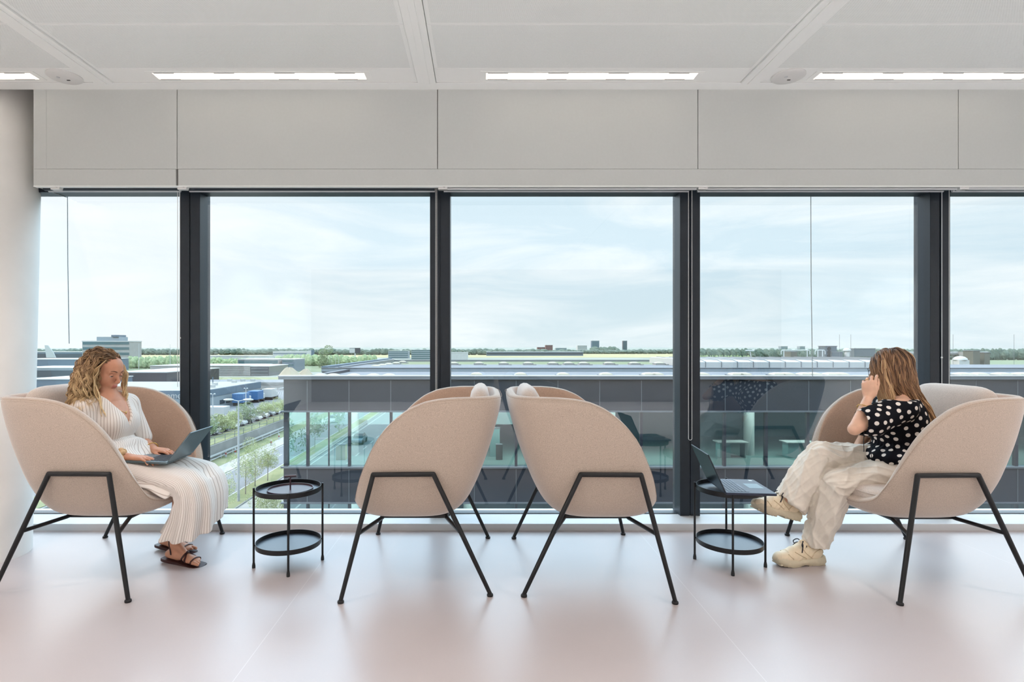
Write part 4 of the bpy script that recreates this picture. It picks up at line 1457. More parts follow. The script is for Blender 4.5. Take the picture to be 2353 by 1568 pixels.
def woman_right():
    H = Head((2.256, 3.055, 1.072), math.radians(180 - 50), math.radians(8), s=.92)
    F = Field((1.56, 2.76, .03), (2.60, 3.40, 1.235), .0038)
    sh = [(2.205, 2.912, .880), (2.305, 3.205, .878)]
    el = [(1.945, 2.890, .770), (2.26, 3.27, .67)]
    wr = [(2.058, 2.945, .930), (2.12, 3.15, .60)]
    hip = [(2.36, 2.975, .545), (2.36, 3.14, .555)]
    kn = [(1.925, 3.0, .462), (1.890, 3.10, .590)]
    an = [(1.850, 3.070, .115), (1.695, 3.100, .345)]
    H.add(F)
    F.cap(H.p(-.035, 0, -.05), (2.285, 3.06, .905), .047, .050, .03)
    for i, y in ((0, -1), (1, 1)):
        F.cap((2.29, 3.06 + .03 * y, .912), sh[i], .040, .044, .05)
        F.ell((2.215, 3.06 + .06 * y, .79), (.052, .058, .056), None, .04)
        F.cap(sh[i], el[i], .041, .0285, .03); F.cap(el[i], wr[i], .0285, .0215, .012)
        F.cap(hip[i], kn[i], .075, .055, .04); F.cap(kn[i], an[i], .050, .032, .03)
    F.cap((2.285, 3.06, .905), (2.30, 3.06, .80), .055, .09, .05)
    F.ell((2.30, 3.06, .80), (.098, .14, .13), None, .05)
    F.ell((2.325, 3.06, .68), (.090, .122, .12), None, .05)
    F.ell((2.36, 3.06, .57), (.12, .17, .11), None, .05)
    F.cap(an[0], (1.842, 3.070, .07), .027, .026, .02); F.cap(an[1], (1.712, 3.101, .305), .027, .026, .02)
    # hand held to the mouth: fingers folded towards the face, back of the hand to the room
    hn = hand(F, wr[0], (.10, .10, 1), (-.62, -.78, .05), (.75, -.2, .2), [(.20, .75, .45), (.50, .95, .55), (.70, 1.05, .6), (.85, 1.05, .6)], .10, .95, tcurl=.3, tout=.35)
    # other hand lying across the lap
    h2 = hand(F, wr[1], (-.75, -.62, -.12), (-.1, .1, 1), (-.4, .5, 0), (.25, .3, .25), .08, .92)
    v, f = F.mesh(2)
    lv = H.local(v)
    lip = ((np.abs(lv[:, 1]) < .018 - .35 * np.abs(lv[:, 2] + .0675)) & (np.abs(lv[:, 2] + .0675) < .0115) & (lv[:, 0] > .085)).astype(float)
    root = mesh_obj('person', v, f, M['skin2'], loc=(2.1, 3.05, 0), atts={'lips': lip})
    tag(root, 'woman with long straight hair in polka dot blouse, legs crossed, hand at her face', 'person')
    H.extras(root, v, f)
    nails(hn[:4], root, (-.6, -.7, .2)); nails(h2[:4], root, (0, 0, 1))
    # ---- blouse
    B = Field((1.98, 2.78, .53), (2.56, 3.40, .97), .0042)
    g = .018
    B.ell((2.30, 3.06, .80), (.100 + g, .142 + g, .13 + g), None, .05)
    B.ell((2.312, 3.06, .69), (.105 + g, .124 + g, .10 + g), None, .04)
    B.cap((2.285, 3.06, .905), (2.30, 3.06, .80), .06 + g, .09 + g, .05)
    for i, y in ((0, -1), (1, 1)):
        B.cap((2.29, 3.06 + .05 * y, .900), sh[i], .046 + g, .05 + g, .05)
        B.ell((2.215, 3.06 + .06 * y, .79), (.056 + g, .062 + g, .06 + g), None, .04)
        e = np.array(sh[i]) * .36 + np.array(el[i]) * .64
        B.cap(sh[i], e, .066, .080, .04)
        B.cap(e, np.array(sh[i]) * .22 + np.array(el[i]) * .78, .072, .050, .02)
    B.cap((2.300, 3.06, .665), (2.29, 3.06, .59), .120, .160, .03)
    B.ell((2.285, 3.06, .602), (.172, .190, .058), None, .03)
    B.put(lambda x, y, z: np.maximum(.920 - z, 0 * x - 1) + 0 * y, (1.9, 2.7, .915), (2.6, 3.5, 1.0), .005, True)
    B.put(lambda x, y, z: z - (.572 - .10 * np.clip(x - 2.36, 0, .3)) + 0 * y, (1.9, 2.7, .45), (2.6, 3.5, .60), .005, True)
    B.cap((2.285, 3.06, .90), (2.26, 3.06, .97), .062, .075, .006, True)
    v, f = B.mesh(2)
    vn = normals_of(v, f)
    low = np.clip((.70 - v[:, 2]) / .12, 0, 1)
    ang = np.arctan2(v[:, 1] - 3.06, v[:, 0] - 2.32)
    waist = np.exp(-((v[:, 2] - .672) / .018) ** 2) * (np.hypot(v[:, 0] - 2.32, v[:, 1] - 3.06) < .19)
    v = v + vn * (.0035 * vnoise(v * np.array([50, 50, 42]), 9) + .006 * low * np.sin(ang * 17) - .012 * waist + .003 * waist * np.sin(ang * 40))[:, None]
    r = np.random.default_rng(2)
    order = r.permutation(len(v)); pts = np.zeros((0, 3))
    for i in order[:30000]:
        if len(pts) == 0 or np.min(np.sum((pts - v[i]) ** 2, 1)) > .0355 ** 2: pts = np.vstack([pts, v[i]])
    dot = np.full(len(v), 1.)
    for q in pts:
        dd = (v - q); e = dd @ r.normal(size=3) * .0
        dot = np.minimum(dot, np.sqrt(np.sum(dd ** 2, 1)))
    mesh_obj('blouse', v, f, M['dots'], root, atts={'dot': dot})
    q = MB()
    c = np.array(el[0]) * .62 + np.array(sh[0]) * .38 + np.array((-.03, -.05, -.06))
    c = np.array(at(1988, 972, 2.87))
    for (p0, pts2) in ((c, [(-.004, 0, -.02), (-.008, 0, -.10), (-.006, .0, -.15)]), (c + (.035, 0, -.012), [(0, 0, -.03), (-.006, 0, -.10), (-.002, 0, -.17)])):
        q.tube([p0] + [p0 + np.array(a) for a in pts2], .0016, 6)
        q.tube([p0, p0 + (.012, 0, .004), p0 + (.016, 0, -.02), p0 + (.004, 0, -.034), p0], .0016, 6)
    q.build('tie_cord', M['blackcord'], root, smooth=180)
    # ---- wide linen trousers
    T = Field((1.56, 2.80, .10), (2.58, 3.34, .70), .0040)
    T.ell((2.36, 3.06, .575), (.135, .185, .105), None, .04)
    T.cap(hip[1], kn[1], .092, .072, .03); T.cap(hip[0], kn[0], .098, .076, .012)
    k0, a0 = np.array(kn[0]), np.array(an[0]); k1, a1 = np.array(kn[1]), np.array(an[1])
    T.cap(k0, k0 * .5 + a0 * .5, .080, .078, .012); T.cap(k0 * .5 + a0 * .5, a0 + (a0 - k0) * -.02, .078, .072, .012)
    T.cap(k1, k1 * .5 + a1 * .5 + (.01, 0, -.01), .074, .088, .009); T.cap(k1 * .5 + a1 * .5 + (.01, 0, -.01), a1 + (a1 - k1) * .02 + np.array((.032, 0, -.026)), .088, .088, .009)
    # cut the legs off square at the hems
    for (kk, aa, r0) in ((k0, a0, .14), (k1, a1, .16)):
        dd = (aa - kk) / np.linalg.norm(aa - kk); pp = aa + dd * (.014 if kk is k0 else .0)
        def cut(x, y, z, dd=dd, pp=pp, r0=r0):
            pl = -((x - pp[0]) * dd[0] + (y - pp[1]) * dd[1] + (z - pp[2]) * dd[2])
            ball = np.sqrt((x - pp[0]) ** 2 + (y - pp[1]) ** 2 + (z - pp[2]) ** 2) - r0
            return np.maximum(pl, ball)
        T.put(cut, pp - r0, pp + r0, .004, True)
        T.cap(pp + dd * .03, pp - dd * .05, .048, .044, .004, True)
    v, f = T.mesh(2)
    vn = normals_of(v, f)
    segs = [(np.array(hip[0]), k0), (k0, a0), (np.array(hip[1]), k1), (k1, a1)]
    best = np.full(len(v), 9.); wz = np.zeros(len(v))
    for q, (A, Bq) in enumerate(segs):
        ab = Bq - A; L = np.linalg.norm(ab); dr = ab / L
        t = np.clip((v - A) @ dr, 0, L); r_ = v - A - t[:, None] * dr; dist = np.linalg.norm(r_, axis=1)
        e1 = np.cross(dr, (0, 1, 0)); e1 /= np.linalg.norm(e1); e2 = np.cross(dr, e1)
        th = np.arctan2(r_ @ e2, r_ @ e1)
        wob = 1.1 * vnoise(v * 26, 40 + q)
        # long folds along the leg, short pull lines across it towards the joints
        f1 = (1 - np.abs(np.sin(th * 2.5 + t * (9 if q % 2 else 5) + 1.6 * wob + q))) ** 2
        f2 = (1 - np.abs(np.sin(t * 34 + th * 1.7 + 2.2 * wob + 2 * q))) ** 2
        f3 = (1 - np.abs(np.sin(th * 6 - t * 22 + 2.5 * wob))) ** 3
        w_ = .0120 * f1 + .0080 * f2 * (.35 + .65 * np.exp(-(np.minimum(t, L - t) / .10) ** 2)) + .0055 * f3 - .007
        m = dist < best
        wz = np.where(m, w_, wz); best = np.where(m, dist, best)
    # even the amounts out where two segments meet
    for _ in range(2):
        a2 = np.zeros(len(v)); n2 = np.zeros(len(v))
        for q in range(4):
            np.add.at(a2, f[:, q], wz[f[:, (q + 1) % 4]]); np.add.at(n2, f[:, q], 1)
        wz = .4 * wz + .6 * a2 / np.maximum(n2, 1)
    wz += .0008 * vnoise(v * 190, 23)
    v = v + vn * wz[:, None]
    mesh_obj('trousers', v, f, M['linen'], root)
    shoe(root, (1.885, 3.075, .0), (1.612, 3.035, .0), (0, 0, 1), 1)
    shoe(root, (1.768, 3.105, .232), (1.508, 3.080, .292), (-.25, .0, .97), -1)
    # jewellery and glasses
    q = MB()
    c = Vector(np.array(el[0]) * .34 + np.array(wr[0]) * .66); ax = (Vector(wr[0]) - Vector(el[0])).normalized(); e1, e2 = frame_of(ax)
    for i in range(14):
        a0_, a1_ = 2 * PI * i / 14, 2 * PI * (i + .8) / 14
        p0 = c + (e1 * math.cos(a0_) + e2 * math.sin(a0_)) * .031; p1 = c + (e1 * math.cos(a1_) + e2 * math.sin(a1_)) * .031
        mid = (p0 + p1) / 2; dv = (p1 - p0) / 2; nv = ax if i % 2 else (mid - c).normalized()
        q.tube([mid + dv * math.cos(2 * PI * k / 10) * 1.15 + nv * math.sin(2 * PI * k / 10) * .004 for k in range(10)], .0014, 5, closed=True)
    q.build('bracelet', M['gold'], root, smooth=180)
    q = MB(); j = hn[2]; c = Vector(j[0]) * .5 + Vector(j[1]) * .5; ax = (Vector(j[1]) - Vector(j[0])).normalized(); e1, e2 = frame_of(ax)
    q.tube([c + (e1 * math.cos(2 * PI * i / 20) + e2 * math.sin(2 * PI * i / 20)) * .0092 for i in range(20)], .0015, 6, closed=True); q.build('ring', M['gold'], root, smooth=180)
    q = MB()
    for y in (-1, 1):
        q.tube([H.p(.108 - .01 * abs(math.cos(t)), .033 * y + .024 * math.cos(t), .0 + .020 * math.sin(t)) for t in [2 * PI * i / 24 for i in range(24)]], .0013, 6, closed=True)
        q.tube([H.p(.098, .058 * y, .005), H.p(.05, .076 * y, .006), H.p(-.01, .080 * y, .0)], .0013, 6)
    q.tube([H.p(.106, -.010, .006), H.p(.110, 0, .009), H.p(.106, .010, .006)], .0013, 6)
    q.build('glasses', M['lash'], root, smooth=180)
    # hair: long and nearly straight down the back, a few locks over the near shoulder
    def keep(w):
        if w[2] < -.55: return False
        return w[0] < (.90 if w[1] > 0 and w[2] > .0 else .62 + .3 * max(0, w[2] - .2))
    dirs = [w for w in sphere_dirs(1000) if keep(w)]
    col = [(None, np.array(sh[0]), np.array(el[0]), .076), (None, np.array((2.29, 3.06, .905)), np.array(sh[0]), .068), (None, np.array((2.29, 3.06, .905)), np.array(sh[1]), .068),
           (None, np.array((2.30, 3.02, .85)), np.array((2.325, 3.02, .66)), .122), (None, np.array((2.30, 3.10, .85)), np.array((2.325, 3.10, .66)), .122)]
    isf = lambda w: w[0] > .30 and w[1] > .05
    fr = [w for w in dirs if isf(w)]; bk = [w for w in dirs if not isf(w)]
    jit = np.random.default_rng(31)
    off = jit.uniform(0, 1, len(bk))
    def drape(P, P0):
        k = np.clip((1.02 - P[:, 2]) / .10, 0, 1) * .11
        tx = 2.335 + (.98 - P[:, 2]) * .32 + off * .065
        ty = 3.06 + np.clip((P0[:, 1] - 3.06) * 1.35, -.125, .12)
        P = P.copy()
        P[:, 0] += (tx - P[:, 0]) * k; P[:, 1] += (ty - P[:, 1]) * k
        return P
    g1 = grow_hair(H, bk, [], .40, .0030, .17, part=0.0, fall=.40, outw=.12, back=.30, seed=8, shade0=-.04, kids=9, clump=.0062, side_push=.35, up=.0, drift=(.12, 0, 0), drape=drape)
    g2 = grow_hair(H, fr, col[3:], .33, .0035, .15, part=0.0, fall=.34, outw=.25, back=.30, seed=9, shade0=.04, kids=8, clump=.006, side_push=.8, up=.1, drift=(.10, -.22, 0))
    mb = MB()
    hair_cap(mb, H, keep, 1.035, .08)
    hair_obj((np.concatenate([g1[0], g2[0]]), np.concatenate([g1[1], g2[1] + len(g1[0])]), np.concatenate([g1[2], g2[2]])), mb, M['hair2'], root)
    return root
W2 = woman_right()
# ================================================================ outside: street 15 m below, airport land beyond
GZ, TZ = -13.8, -11.85            # street level, raised parking terrace
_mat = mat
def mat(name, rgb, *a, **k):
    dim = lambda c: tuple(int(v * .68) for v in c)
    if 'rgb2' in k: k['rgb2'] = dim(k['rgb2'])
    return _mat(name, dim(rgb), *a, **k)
def gnd(px, py, z=GZ): return on(px, py, z)
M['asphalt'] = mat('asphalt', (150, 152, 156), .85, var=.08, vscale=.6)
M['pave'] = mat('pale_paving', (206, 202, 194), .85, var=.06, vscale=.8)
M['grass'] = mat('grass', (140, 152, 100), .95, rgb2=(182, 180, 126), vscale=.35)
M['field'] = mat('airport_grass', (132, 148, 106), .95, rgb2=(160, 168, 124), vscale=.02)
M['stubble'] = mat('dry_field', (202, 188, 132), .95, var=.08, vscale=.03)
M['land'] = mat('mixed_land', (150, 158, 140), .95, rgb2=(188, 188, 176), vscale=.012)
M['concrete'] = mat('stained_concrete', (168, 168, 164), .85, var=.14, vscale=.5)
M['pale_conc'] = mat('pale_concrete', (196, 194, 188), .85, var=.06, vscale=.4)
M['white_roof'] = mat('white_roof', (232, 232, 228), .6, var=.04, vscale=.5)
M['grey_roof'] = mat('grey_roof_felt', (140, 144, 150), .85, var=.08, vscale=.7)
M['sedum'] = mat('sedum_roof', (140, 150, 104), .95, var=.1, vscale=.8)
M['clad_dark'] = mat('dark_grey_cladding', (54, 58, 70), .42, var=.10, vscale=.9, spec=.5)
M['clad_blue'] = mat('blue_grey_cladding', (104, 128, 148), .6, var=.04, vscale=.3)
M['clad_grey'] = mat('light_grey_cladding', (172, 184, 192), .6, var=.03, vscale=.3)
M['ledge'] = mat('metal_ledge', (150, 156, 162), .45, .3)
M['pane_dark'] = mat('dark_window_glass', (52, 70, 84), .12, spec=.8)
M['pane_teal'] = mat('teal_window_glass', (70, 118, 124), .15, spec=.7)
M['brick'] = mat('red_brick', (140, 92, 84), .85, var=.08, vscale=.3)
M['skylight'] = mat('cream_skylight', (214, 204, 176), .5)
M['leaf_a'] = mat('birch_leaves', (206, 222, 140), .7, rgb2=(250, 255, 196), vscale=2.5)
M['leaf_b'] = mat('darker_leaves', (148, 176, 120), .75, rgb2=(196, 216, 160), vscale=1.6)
M['leaf_far'] = mat('haze_muted_foliage', (96, 118, 104), .9, rgb2=(124, 144, 124), vscale=.25)  # muted grey-green puts the far haze into the leaf colour
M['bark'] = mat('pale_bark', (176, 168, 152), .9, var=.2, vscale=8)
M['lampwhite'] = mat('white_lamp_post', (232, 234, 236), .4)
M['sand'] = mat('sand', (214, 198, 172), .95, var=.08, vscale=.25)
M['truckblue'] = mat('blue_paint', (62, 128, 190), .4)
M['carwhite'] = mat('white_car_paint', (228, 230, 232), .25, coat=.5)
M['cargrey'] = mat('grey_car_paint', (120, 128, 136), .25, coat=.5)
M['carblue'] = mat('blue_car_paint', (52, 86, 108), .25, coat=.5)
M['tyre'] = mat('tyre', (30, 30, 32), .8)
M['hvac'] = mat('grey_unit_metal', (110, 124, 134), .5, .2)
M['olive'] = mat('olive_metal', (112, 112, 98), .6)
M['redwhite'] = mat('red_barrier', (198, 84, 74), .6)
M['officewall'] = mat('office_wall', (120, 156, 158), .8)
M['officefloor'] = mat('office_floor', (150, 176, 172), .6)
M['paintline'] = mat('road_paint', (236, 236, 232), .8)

def opp_glass():
    m = bpy.data.materials.new('office_glass'); m.use_nodes = True
    t = NT(m); t.nt.nodes.clear()
    o = t.n('ShaderNodeOutputMaterial')
    tr = t.n('ShaderNodeBsdfTransparent'); tr.inputs[0].default_value = (.68, .94, .91, 1)
    gl = t.n('ShaderNodeBsdfGlossy'); gl.inputs['Roughness'].default_value = 0.0; gl.inputs['Color'].default_value = (.72, .95, .93, 1)
    fr = t.n('ShaderNodeFresnel'); fr.inputs['IOR'].default_value = 1.5
    f = t.math('ADD', t.math('MULTIPLY', fr.outputs[0], 1.5), .46, True)
    mx = t.n('ShaderNodeMixShader')
    t.l(f, mx.inputs[0]); t.l(tr.outputs[0], mx.inputs[1]); t.l(gl.outputs[0], mx.inputs[2]); t.l(mx.outputs[0], o.inputs[0])
    return m
M['oglass'] = opp_glass()

def flat(name, x0, x1, y0, y1, z, m, th=.12):
    return struct(MB().box(x0, x1, y0, y1, z - th, z).build(name, M[m], smooth=0))
# ground and its strips
struct(MB().box(-4000, 4000, -400, 9000, GZ - 1, GZ - .02).build('ground', M['land'], smooth=0))
flat('road', -30.2, -25.0, -130, 260, GZ + .04, 'asphalt')
flat('sidewalk', -32.6, -30.2, -130, 260, GZ + .10, 'pave', .2)
flat('lawn', -35.3, -32.6, -130, 260, GZ + .12, 'grass', .2)
flat('lawn', -25.0, -22.7, -130, 200, GZ + .10, 'grass', .2)
flat('path', -22.6, -8.9, 12, 100, GZ + .06, 'pave', .2)
flat('kerb', -23.2, -22.2, -160, 12, GZ + .12, 'pave', .2)
flat('road', -22.2, -9, -160, 12, GZ + .05, 'asphalt', .2)
flat('kerb', -22.72, -22.55, -130, 120, GZ + .14, 'concrete', .2)
flat('terrace_ground', -130, -35.6, 40, 220, TZ, 'asphalt', 2.2)
flat('lawn', -38.6, -35.55, 40, 220, TZ + .08, 'grass', .2)
flat('field', -520, 700, 330, 640, GZ + .10, 'field', .2)
flat('field', -900, 1500, 760, 1500, GZ + .14, 'stubble', .2)
flat('lawn', -140, -30, 190, 270, GZ + .06, 'grass', .2)
tag(MB().box(-35.62, -35.3, 44, 210, GZ, TZ + .02).build('retaining_wall', M['concrete'], smooth=0), kind='structure')
for k in range(22):
    MB
ln = MB()
for k in range(36):
    ln.box(-27.68, -27.55, -110 + k * 8, -107 + k * 8, GZ + .04, GZ + .055)
for k in range(30):
    ln.box(-17.2, -17.0, -150 + k * 5, -147.5 + k * 5, GZ + .05, GZ + .065)
ln.box(-21.7, -21.5, -160, 12, GZ + .05, GZ + .065)
ln.box(-30.05, -29.92, -130, 240, GZ + .04, GZ + .055); ln.box(-25.25, -25.12, -130, 240, GZ + .04, GZ + .055)
struct(ln.build('road_markings', M['paintline'], smooth=0))

# guard rail and terrace railing
t = thing('guard_rail', 'white guard rail along the foot of the concrete retaining wall', 'guard rail', (-34.7, 90, GZ))
MB().box(-34.75, -34.62, 60, 200, GZ + .75, GZ + .95).box(-34.75, -34.62, 60, 200, GZ + .35, GZ + .45).build('rail', M['lampwhite'], t, smooth=0)
for k in range(40): MB().box(-34.78, -34.66, 60 + 3.5 * k, 60.15 + 3.5 * k, GZ, GZ + .8).build('post', M['lampwhite'], t, smooth=0)
t = thing('fence', 'thin railing on top of the concrete retaining wall', 'fence', (-35.5, 90, TZ))
q = MB().box(-35.52, -35.47, 50, 200, TZ + .86, TZ + .92).box(-35.52, -35.48, 50, 200, TZ + .46, TZ + .49); q.build('rail', M['ledge'], t, smooth=0)
for k in range(50): MB().box(-35.53, -35.47, 50 + 3 * k, 50.06 + 3 * k, TZ, TZ + .9).build('post', M['ledge'], t, smooth=0)
for k, (px, py) in enumerate(((519, 1051), (541, 1046), (623, 1024), (641, 1010))):
    p = gnd(px, py, GZ + .12)
    t = thing('traffic_baffle', 'red and white striped road barrier on grass strip by the guard rail', 'road barrier', p, group='striped road barriers')
    MB().box(p.x - .12, p.x + .12, p.y - .04, p.y + .04, p.z, p.z + .35).build('base', M['lampwhite'], t, smooth=0)
    MB().box(p.x - .1, p.x + .1, p.y - .03, p.y + .03, p.z + .35, p.z + .62).build('stripe', M['redwhite'], t, smooth=0)
    MB().box(p.x - .1, p.x + .1, p.y - .03, p.y + .03, p.z + .62, p.z + .95).build('board', M['lampwhite'], t, smooth=0)

# ---- trees
def crown_mesh(name, seed, r, n, leaf, mt, lobes=9):
    g = np.random.default_rng(seed)
    r = np.array(r)
    cs = [g.normal(size=3) * r * .42 for _ in range(lobes)]
    b = MB()
    for i in range(n):
        c = cs[g.integers(lobes)]
        d = g.normal(size=3); d /= np.linalg.norm(d)
        p = c + d * r * .55 * g.uniform(.55, 1.0) ** .5
        u = g.normal(size=3); u /= np.linalg.norm(u); v = np.cross(u, g.normal(size=3)); v /= np.linalg.norm(v) + 1e-9
        s = leaf * g.uniform(.6, 1.3)
        b.add([p - u * s, p + v * s * .45, p + u * s, p - v * s * .45], [(0, 1, 2, 3)])
    me = b.build(name, M[mt], smooth=0)
    return me
def tree(label, base, h, cr, mt='leaf_a', n=900, leaf=.14, seed=1, group=None, trunk=.06):
    base = Vector(base)
    t = thing('tree', label, 'tree', base, group=group)
    cz = h - cr[2]
    MB().tube([base, base + Vector((.03, 0, h * .4)), base + Vector((0, .03, h * .8))], [trunk, trunk * .7, trunk * .3], 8).build('trunk', M['bark'], t)
    c = crown_mesh('crown', seed, cr, n, leaf, mt)
    c.parent = t; c.location = (0, 0, cz)
    return t
for i, (px, by, ty, hw, lb) in enumerate((
        (522, 1168, 1088, 22, 'small young birch on the grass verge, closest to the skirt'),
        (564, 1136, 1046, 22, 'slim birch right of the tall twin headed lamp post'),
        (586, 1118, 1016, 28, 'tallest leafy birch on the grass verge behind the side table'),
        (615, 1105, 1030, 26, 'birch on the verge nearest the corner of the dark office block'),
        (612, 1212, 1118, 42, 'broad bushy tree below the side table top, low in the window'),
        (652, 1220, 1130, 34, 'bushy tree standing against the corner of the dark office block'))):
    p = gnd(px, by, GZ + .1)
    h = (by - ty) * p.y / FPX
    w = hw * p.y / FPX
    tree(lb, p, h, (w * 1.05, w * 1.05, h * (.36 if i < 4 else .46)), 'leaf_a', 5200 if i > 1 else 2600, .052, 20 + i)
ROWL = ['first parking lot tree behind the chair arm, left of the lamp post', 'second parking lot tree from the window post, in front of white trailer', 'third parking lot tree, just left of the tall lamp post',
        'dark crowned parking lot tree just right of the tall lamp post', 'wide parking lot tree in front of the blue trucks', 'parking lot tree nearest the dark office block']
for i, (px, by, ty, hw) in enumerate(((474, 1005, 956, 24), (503, 998, 950, 20), (531, 989, 941, 22), (568, 976, 926, 24), (610, 967, 920, 27), (643, 955, 910, 20))):
    p = on(px, by, TZ); p.x += .5
    h = (by - ty) * p.y / FPX; w = hw * p.y / FPX
    tree(ROWL[i], p, h, (w, w, h * .42), 'leaf_b' if i in (0, 3) else 'leaf_a', 4200, .075, 40 + i, trunk=.07)
# trees on the other side of the street that the office glass mirrors
for i in range(4):
    tree('street tree whose reflection shows in the left office glass', (-24.6, -6 - 14 * i, GZ), 6.0, (1.7, 1.7, 2.4), 'leaf_b', 700, .2, 60 + i, group='mirrored street trees')

# ---- lamp posts
def lamp_post(px, base_y, top_y, z, label, twin=True, arm=1.1):
    p = on(px, base_y, z)
    h = (base_y - top_y) * p.y / FPX
    t = thing('street_lamp', label, 'street lamp', p)
    MB().tube([p, p + Vector((0, 0, h * .5)), p + Vector((0, 0, h))], [.13, .10, .06], 10).build('pole', M['lampwhite'], t)
    for s in ((-1, 1) if twin else (1,)):
        MB().tube([p + Vector((0, 0, h - .05)), p + Vector((s * arm * .5, 0, h + .05))], .04, 6).build('arm', M['lampwhite'], t)
        MB().ball(p + Vector((s * arm, 0, h + .08)), (arm * .55, .22, .13), 12, 6).build('lamp_head', M['lampwhite'], t)
lamp_post(548, 1152, 921, GZ + .1, 'tall white twin headed street lamp in front of the birches', True, .95)
lamp_post(489, 966, 907, TZ, 'white street lamp before the blue grey warehouse wall', True, .32)
lamp_post(565, 938, 894, TZ, 'white street lamp at the far end of warehouse wall', True, .3)
for (px, b_, t_) in ((738, 846, 818), (755, 843, 817), (761, 842, 818), (771, 842, 820), (778, 842, 821)):
    p = on(px, b_, GZ)
    tag(MB().tube([p, p + Vector((0, 0, (b_ - t_) * p.y / FPX))], [.16, .08], 6).build('light_mast', M['lampwhite'], loc=p), 'thin white mast in the row before the large round tree', 'mast', 'masts by the round tree')
for (px, b_, t_) in ((319, 850, 790), (391, 850, 791)):
    p = on(px, b_, GZ)
    tag(MB().tube([p, p + Vector((0, 0, (b_ - t_) * p.y / FPX))], [.16, .09], 6).build('light_mast', M['lampwhite'], loc=p), 'tall thin floodlight mast behind the warehouses in the leftmost pane', 'mast', 'masts in the leftmost pane')

# ---- cars
def make_car(paint):
    root = thing('car', '', 'car')
    b = MB()
    prof = [(-2.1, .35), (-2.15, .75), (-1.75, .95), (-1.2, .98), (.85, .95), (1.9, .82), (2.12, .6), (2.1, .35)]
    b.loft([[(x, -.85, z) for x, z in prof], [(x, -.82, z) for x, z in prof], [(x, .82, z) for x, z in prof], [(x, .85, z) for x, z in prof]])
    b.build('body', M[paint], root, local=True, smooth=30, bevel=.08)
    c = MB()
    cp = [(-1.75, .95), (-1.25, 1.42), (.15, 1.45), (.95, .96)]
    c.loft([[(x, -.74 + (z - .95) * .25, z) for x, z in cp], [(x, .74 - (z - .95) * .25, z) for x, z in cp]])
    c.build('windows', M['pane_dark'], root, local=True, smooth=30)
    MB().box(-1.2, .1, -.6, .6, 1.42, 1.475).build('roof', M[paint], root, local=True, smooth=0, bevel=.03)
    for x in (-1.3, 1.3):
        for y in (-.82, .82):
            MB().rod((x, y - .1, .33), (x, y + .1, .33), .33, 14).build('wheel', M['tyre'], root, local=True)
    return root
protos = {}
def car(paint, loc, rz, label, group=None):
    if paint not in protos:
        protos[paint] = o = make_car(paint)
    else:
        o = copy_tree(protos[paint])
    o.location = loc; o.rotation_euler = (0, 0, rz)
    o['label'] = label
    if group: o['group'] = group
for i in range(11):
    y = 79 + i * 3.1
    car(('carwhite', 'cargrey')[i % 3 == 2], (-40.8, y, TZ), PI * (i % 2), 'parked car in the row beneath the parking lot trees', 'cars parked under the row of trees')
car('carblue', (-18.9, -38, GZ + .05), PI / 2, 'dark blue car on the road mirrored in the office glass')
car('carwhite', (-29.0, -62, GZ + .04), -PI / 2, 'white car on the road mirrored in the office glass')

# ---- the blue grey warehouse with white lettering
w = thing('warehouse', 'long blue grey warehouse with white lettering behind the parking lot trees', 'warehouse', (-75, 126, TZ))
MB().box(-95, -56, 112, 141, TZ, -9.25).build('wall', M['clad_grey'], w, smooth=0)
MB().box(-95.1, -55.9, 111.9, 141.1, -9.25, -7.75).build('parapet', M['clad_blue'], w, smooth=0)
MB().box(-94.8, -56.2, 112.2, 140.8, -7.76, -7.68).build('roof', M['pale_conc'], w, smooth=0)
for k in range(7):
    MB().box(-56.0, -55.93, 119 + k * 2.8, 121.2 + k * 2.8, TZ + .7, TZ + 1.55).build('window', M['pane_dark'], w, smooth=0)
MB().box(-56.02, -55.92, 112.3, 113.6, TZ, TZ + 2.1).build('door', M['white_roof'], w, smooth=0)
for (px, py) in ((488, 891), (494, 886), (528, 877), (538, 880), (558, 877), (581, 877)):
    p = on(px, py, -7.7)
    MB().box(p.x - .5, p.x + .5, p.y - .4, p.y + .4, -7.7, -7.1).build('roof_vent', M['white_roof'], w, smooth=0)
MB().tube([on(489, 880, -7.7), on(489, 880, -7.7) + Vector((0, 0, 1.4))], .12, 6).build('flue', M['clad_blue'], w)
tx_c = text_mesh('omen', 1.75, .03)
tmp = bpy.data.objects.new('tmp_text', tx_c); COL.objects.link(tmp)
dgx = bpy.context.evaluated_depsgraph_get()
tme = bpy.data.meshes.new_from_object(tmp.evaluated_get(dgx)); bpy.data.objects.remove(tmp)
to = bpy.data.objects.new('lettering', tme)
COL.objects.link(to); to.parent = w
to.rotation_euler = (PI / 2, 0, 0)
p = at(381, 916, 111.85)
to.location = p - Vector((-75, 126, TZ))
tme.materials.clear(); tme.materials.append(M['white_roof'])

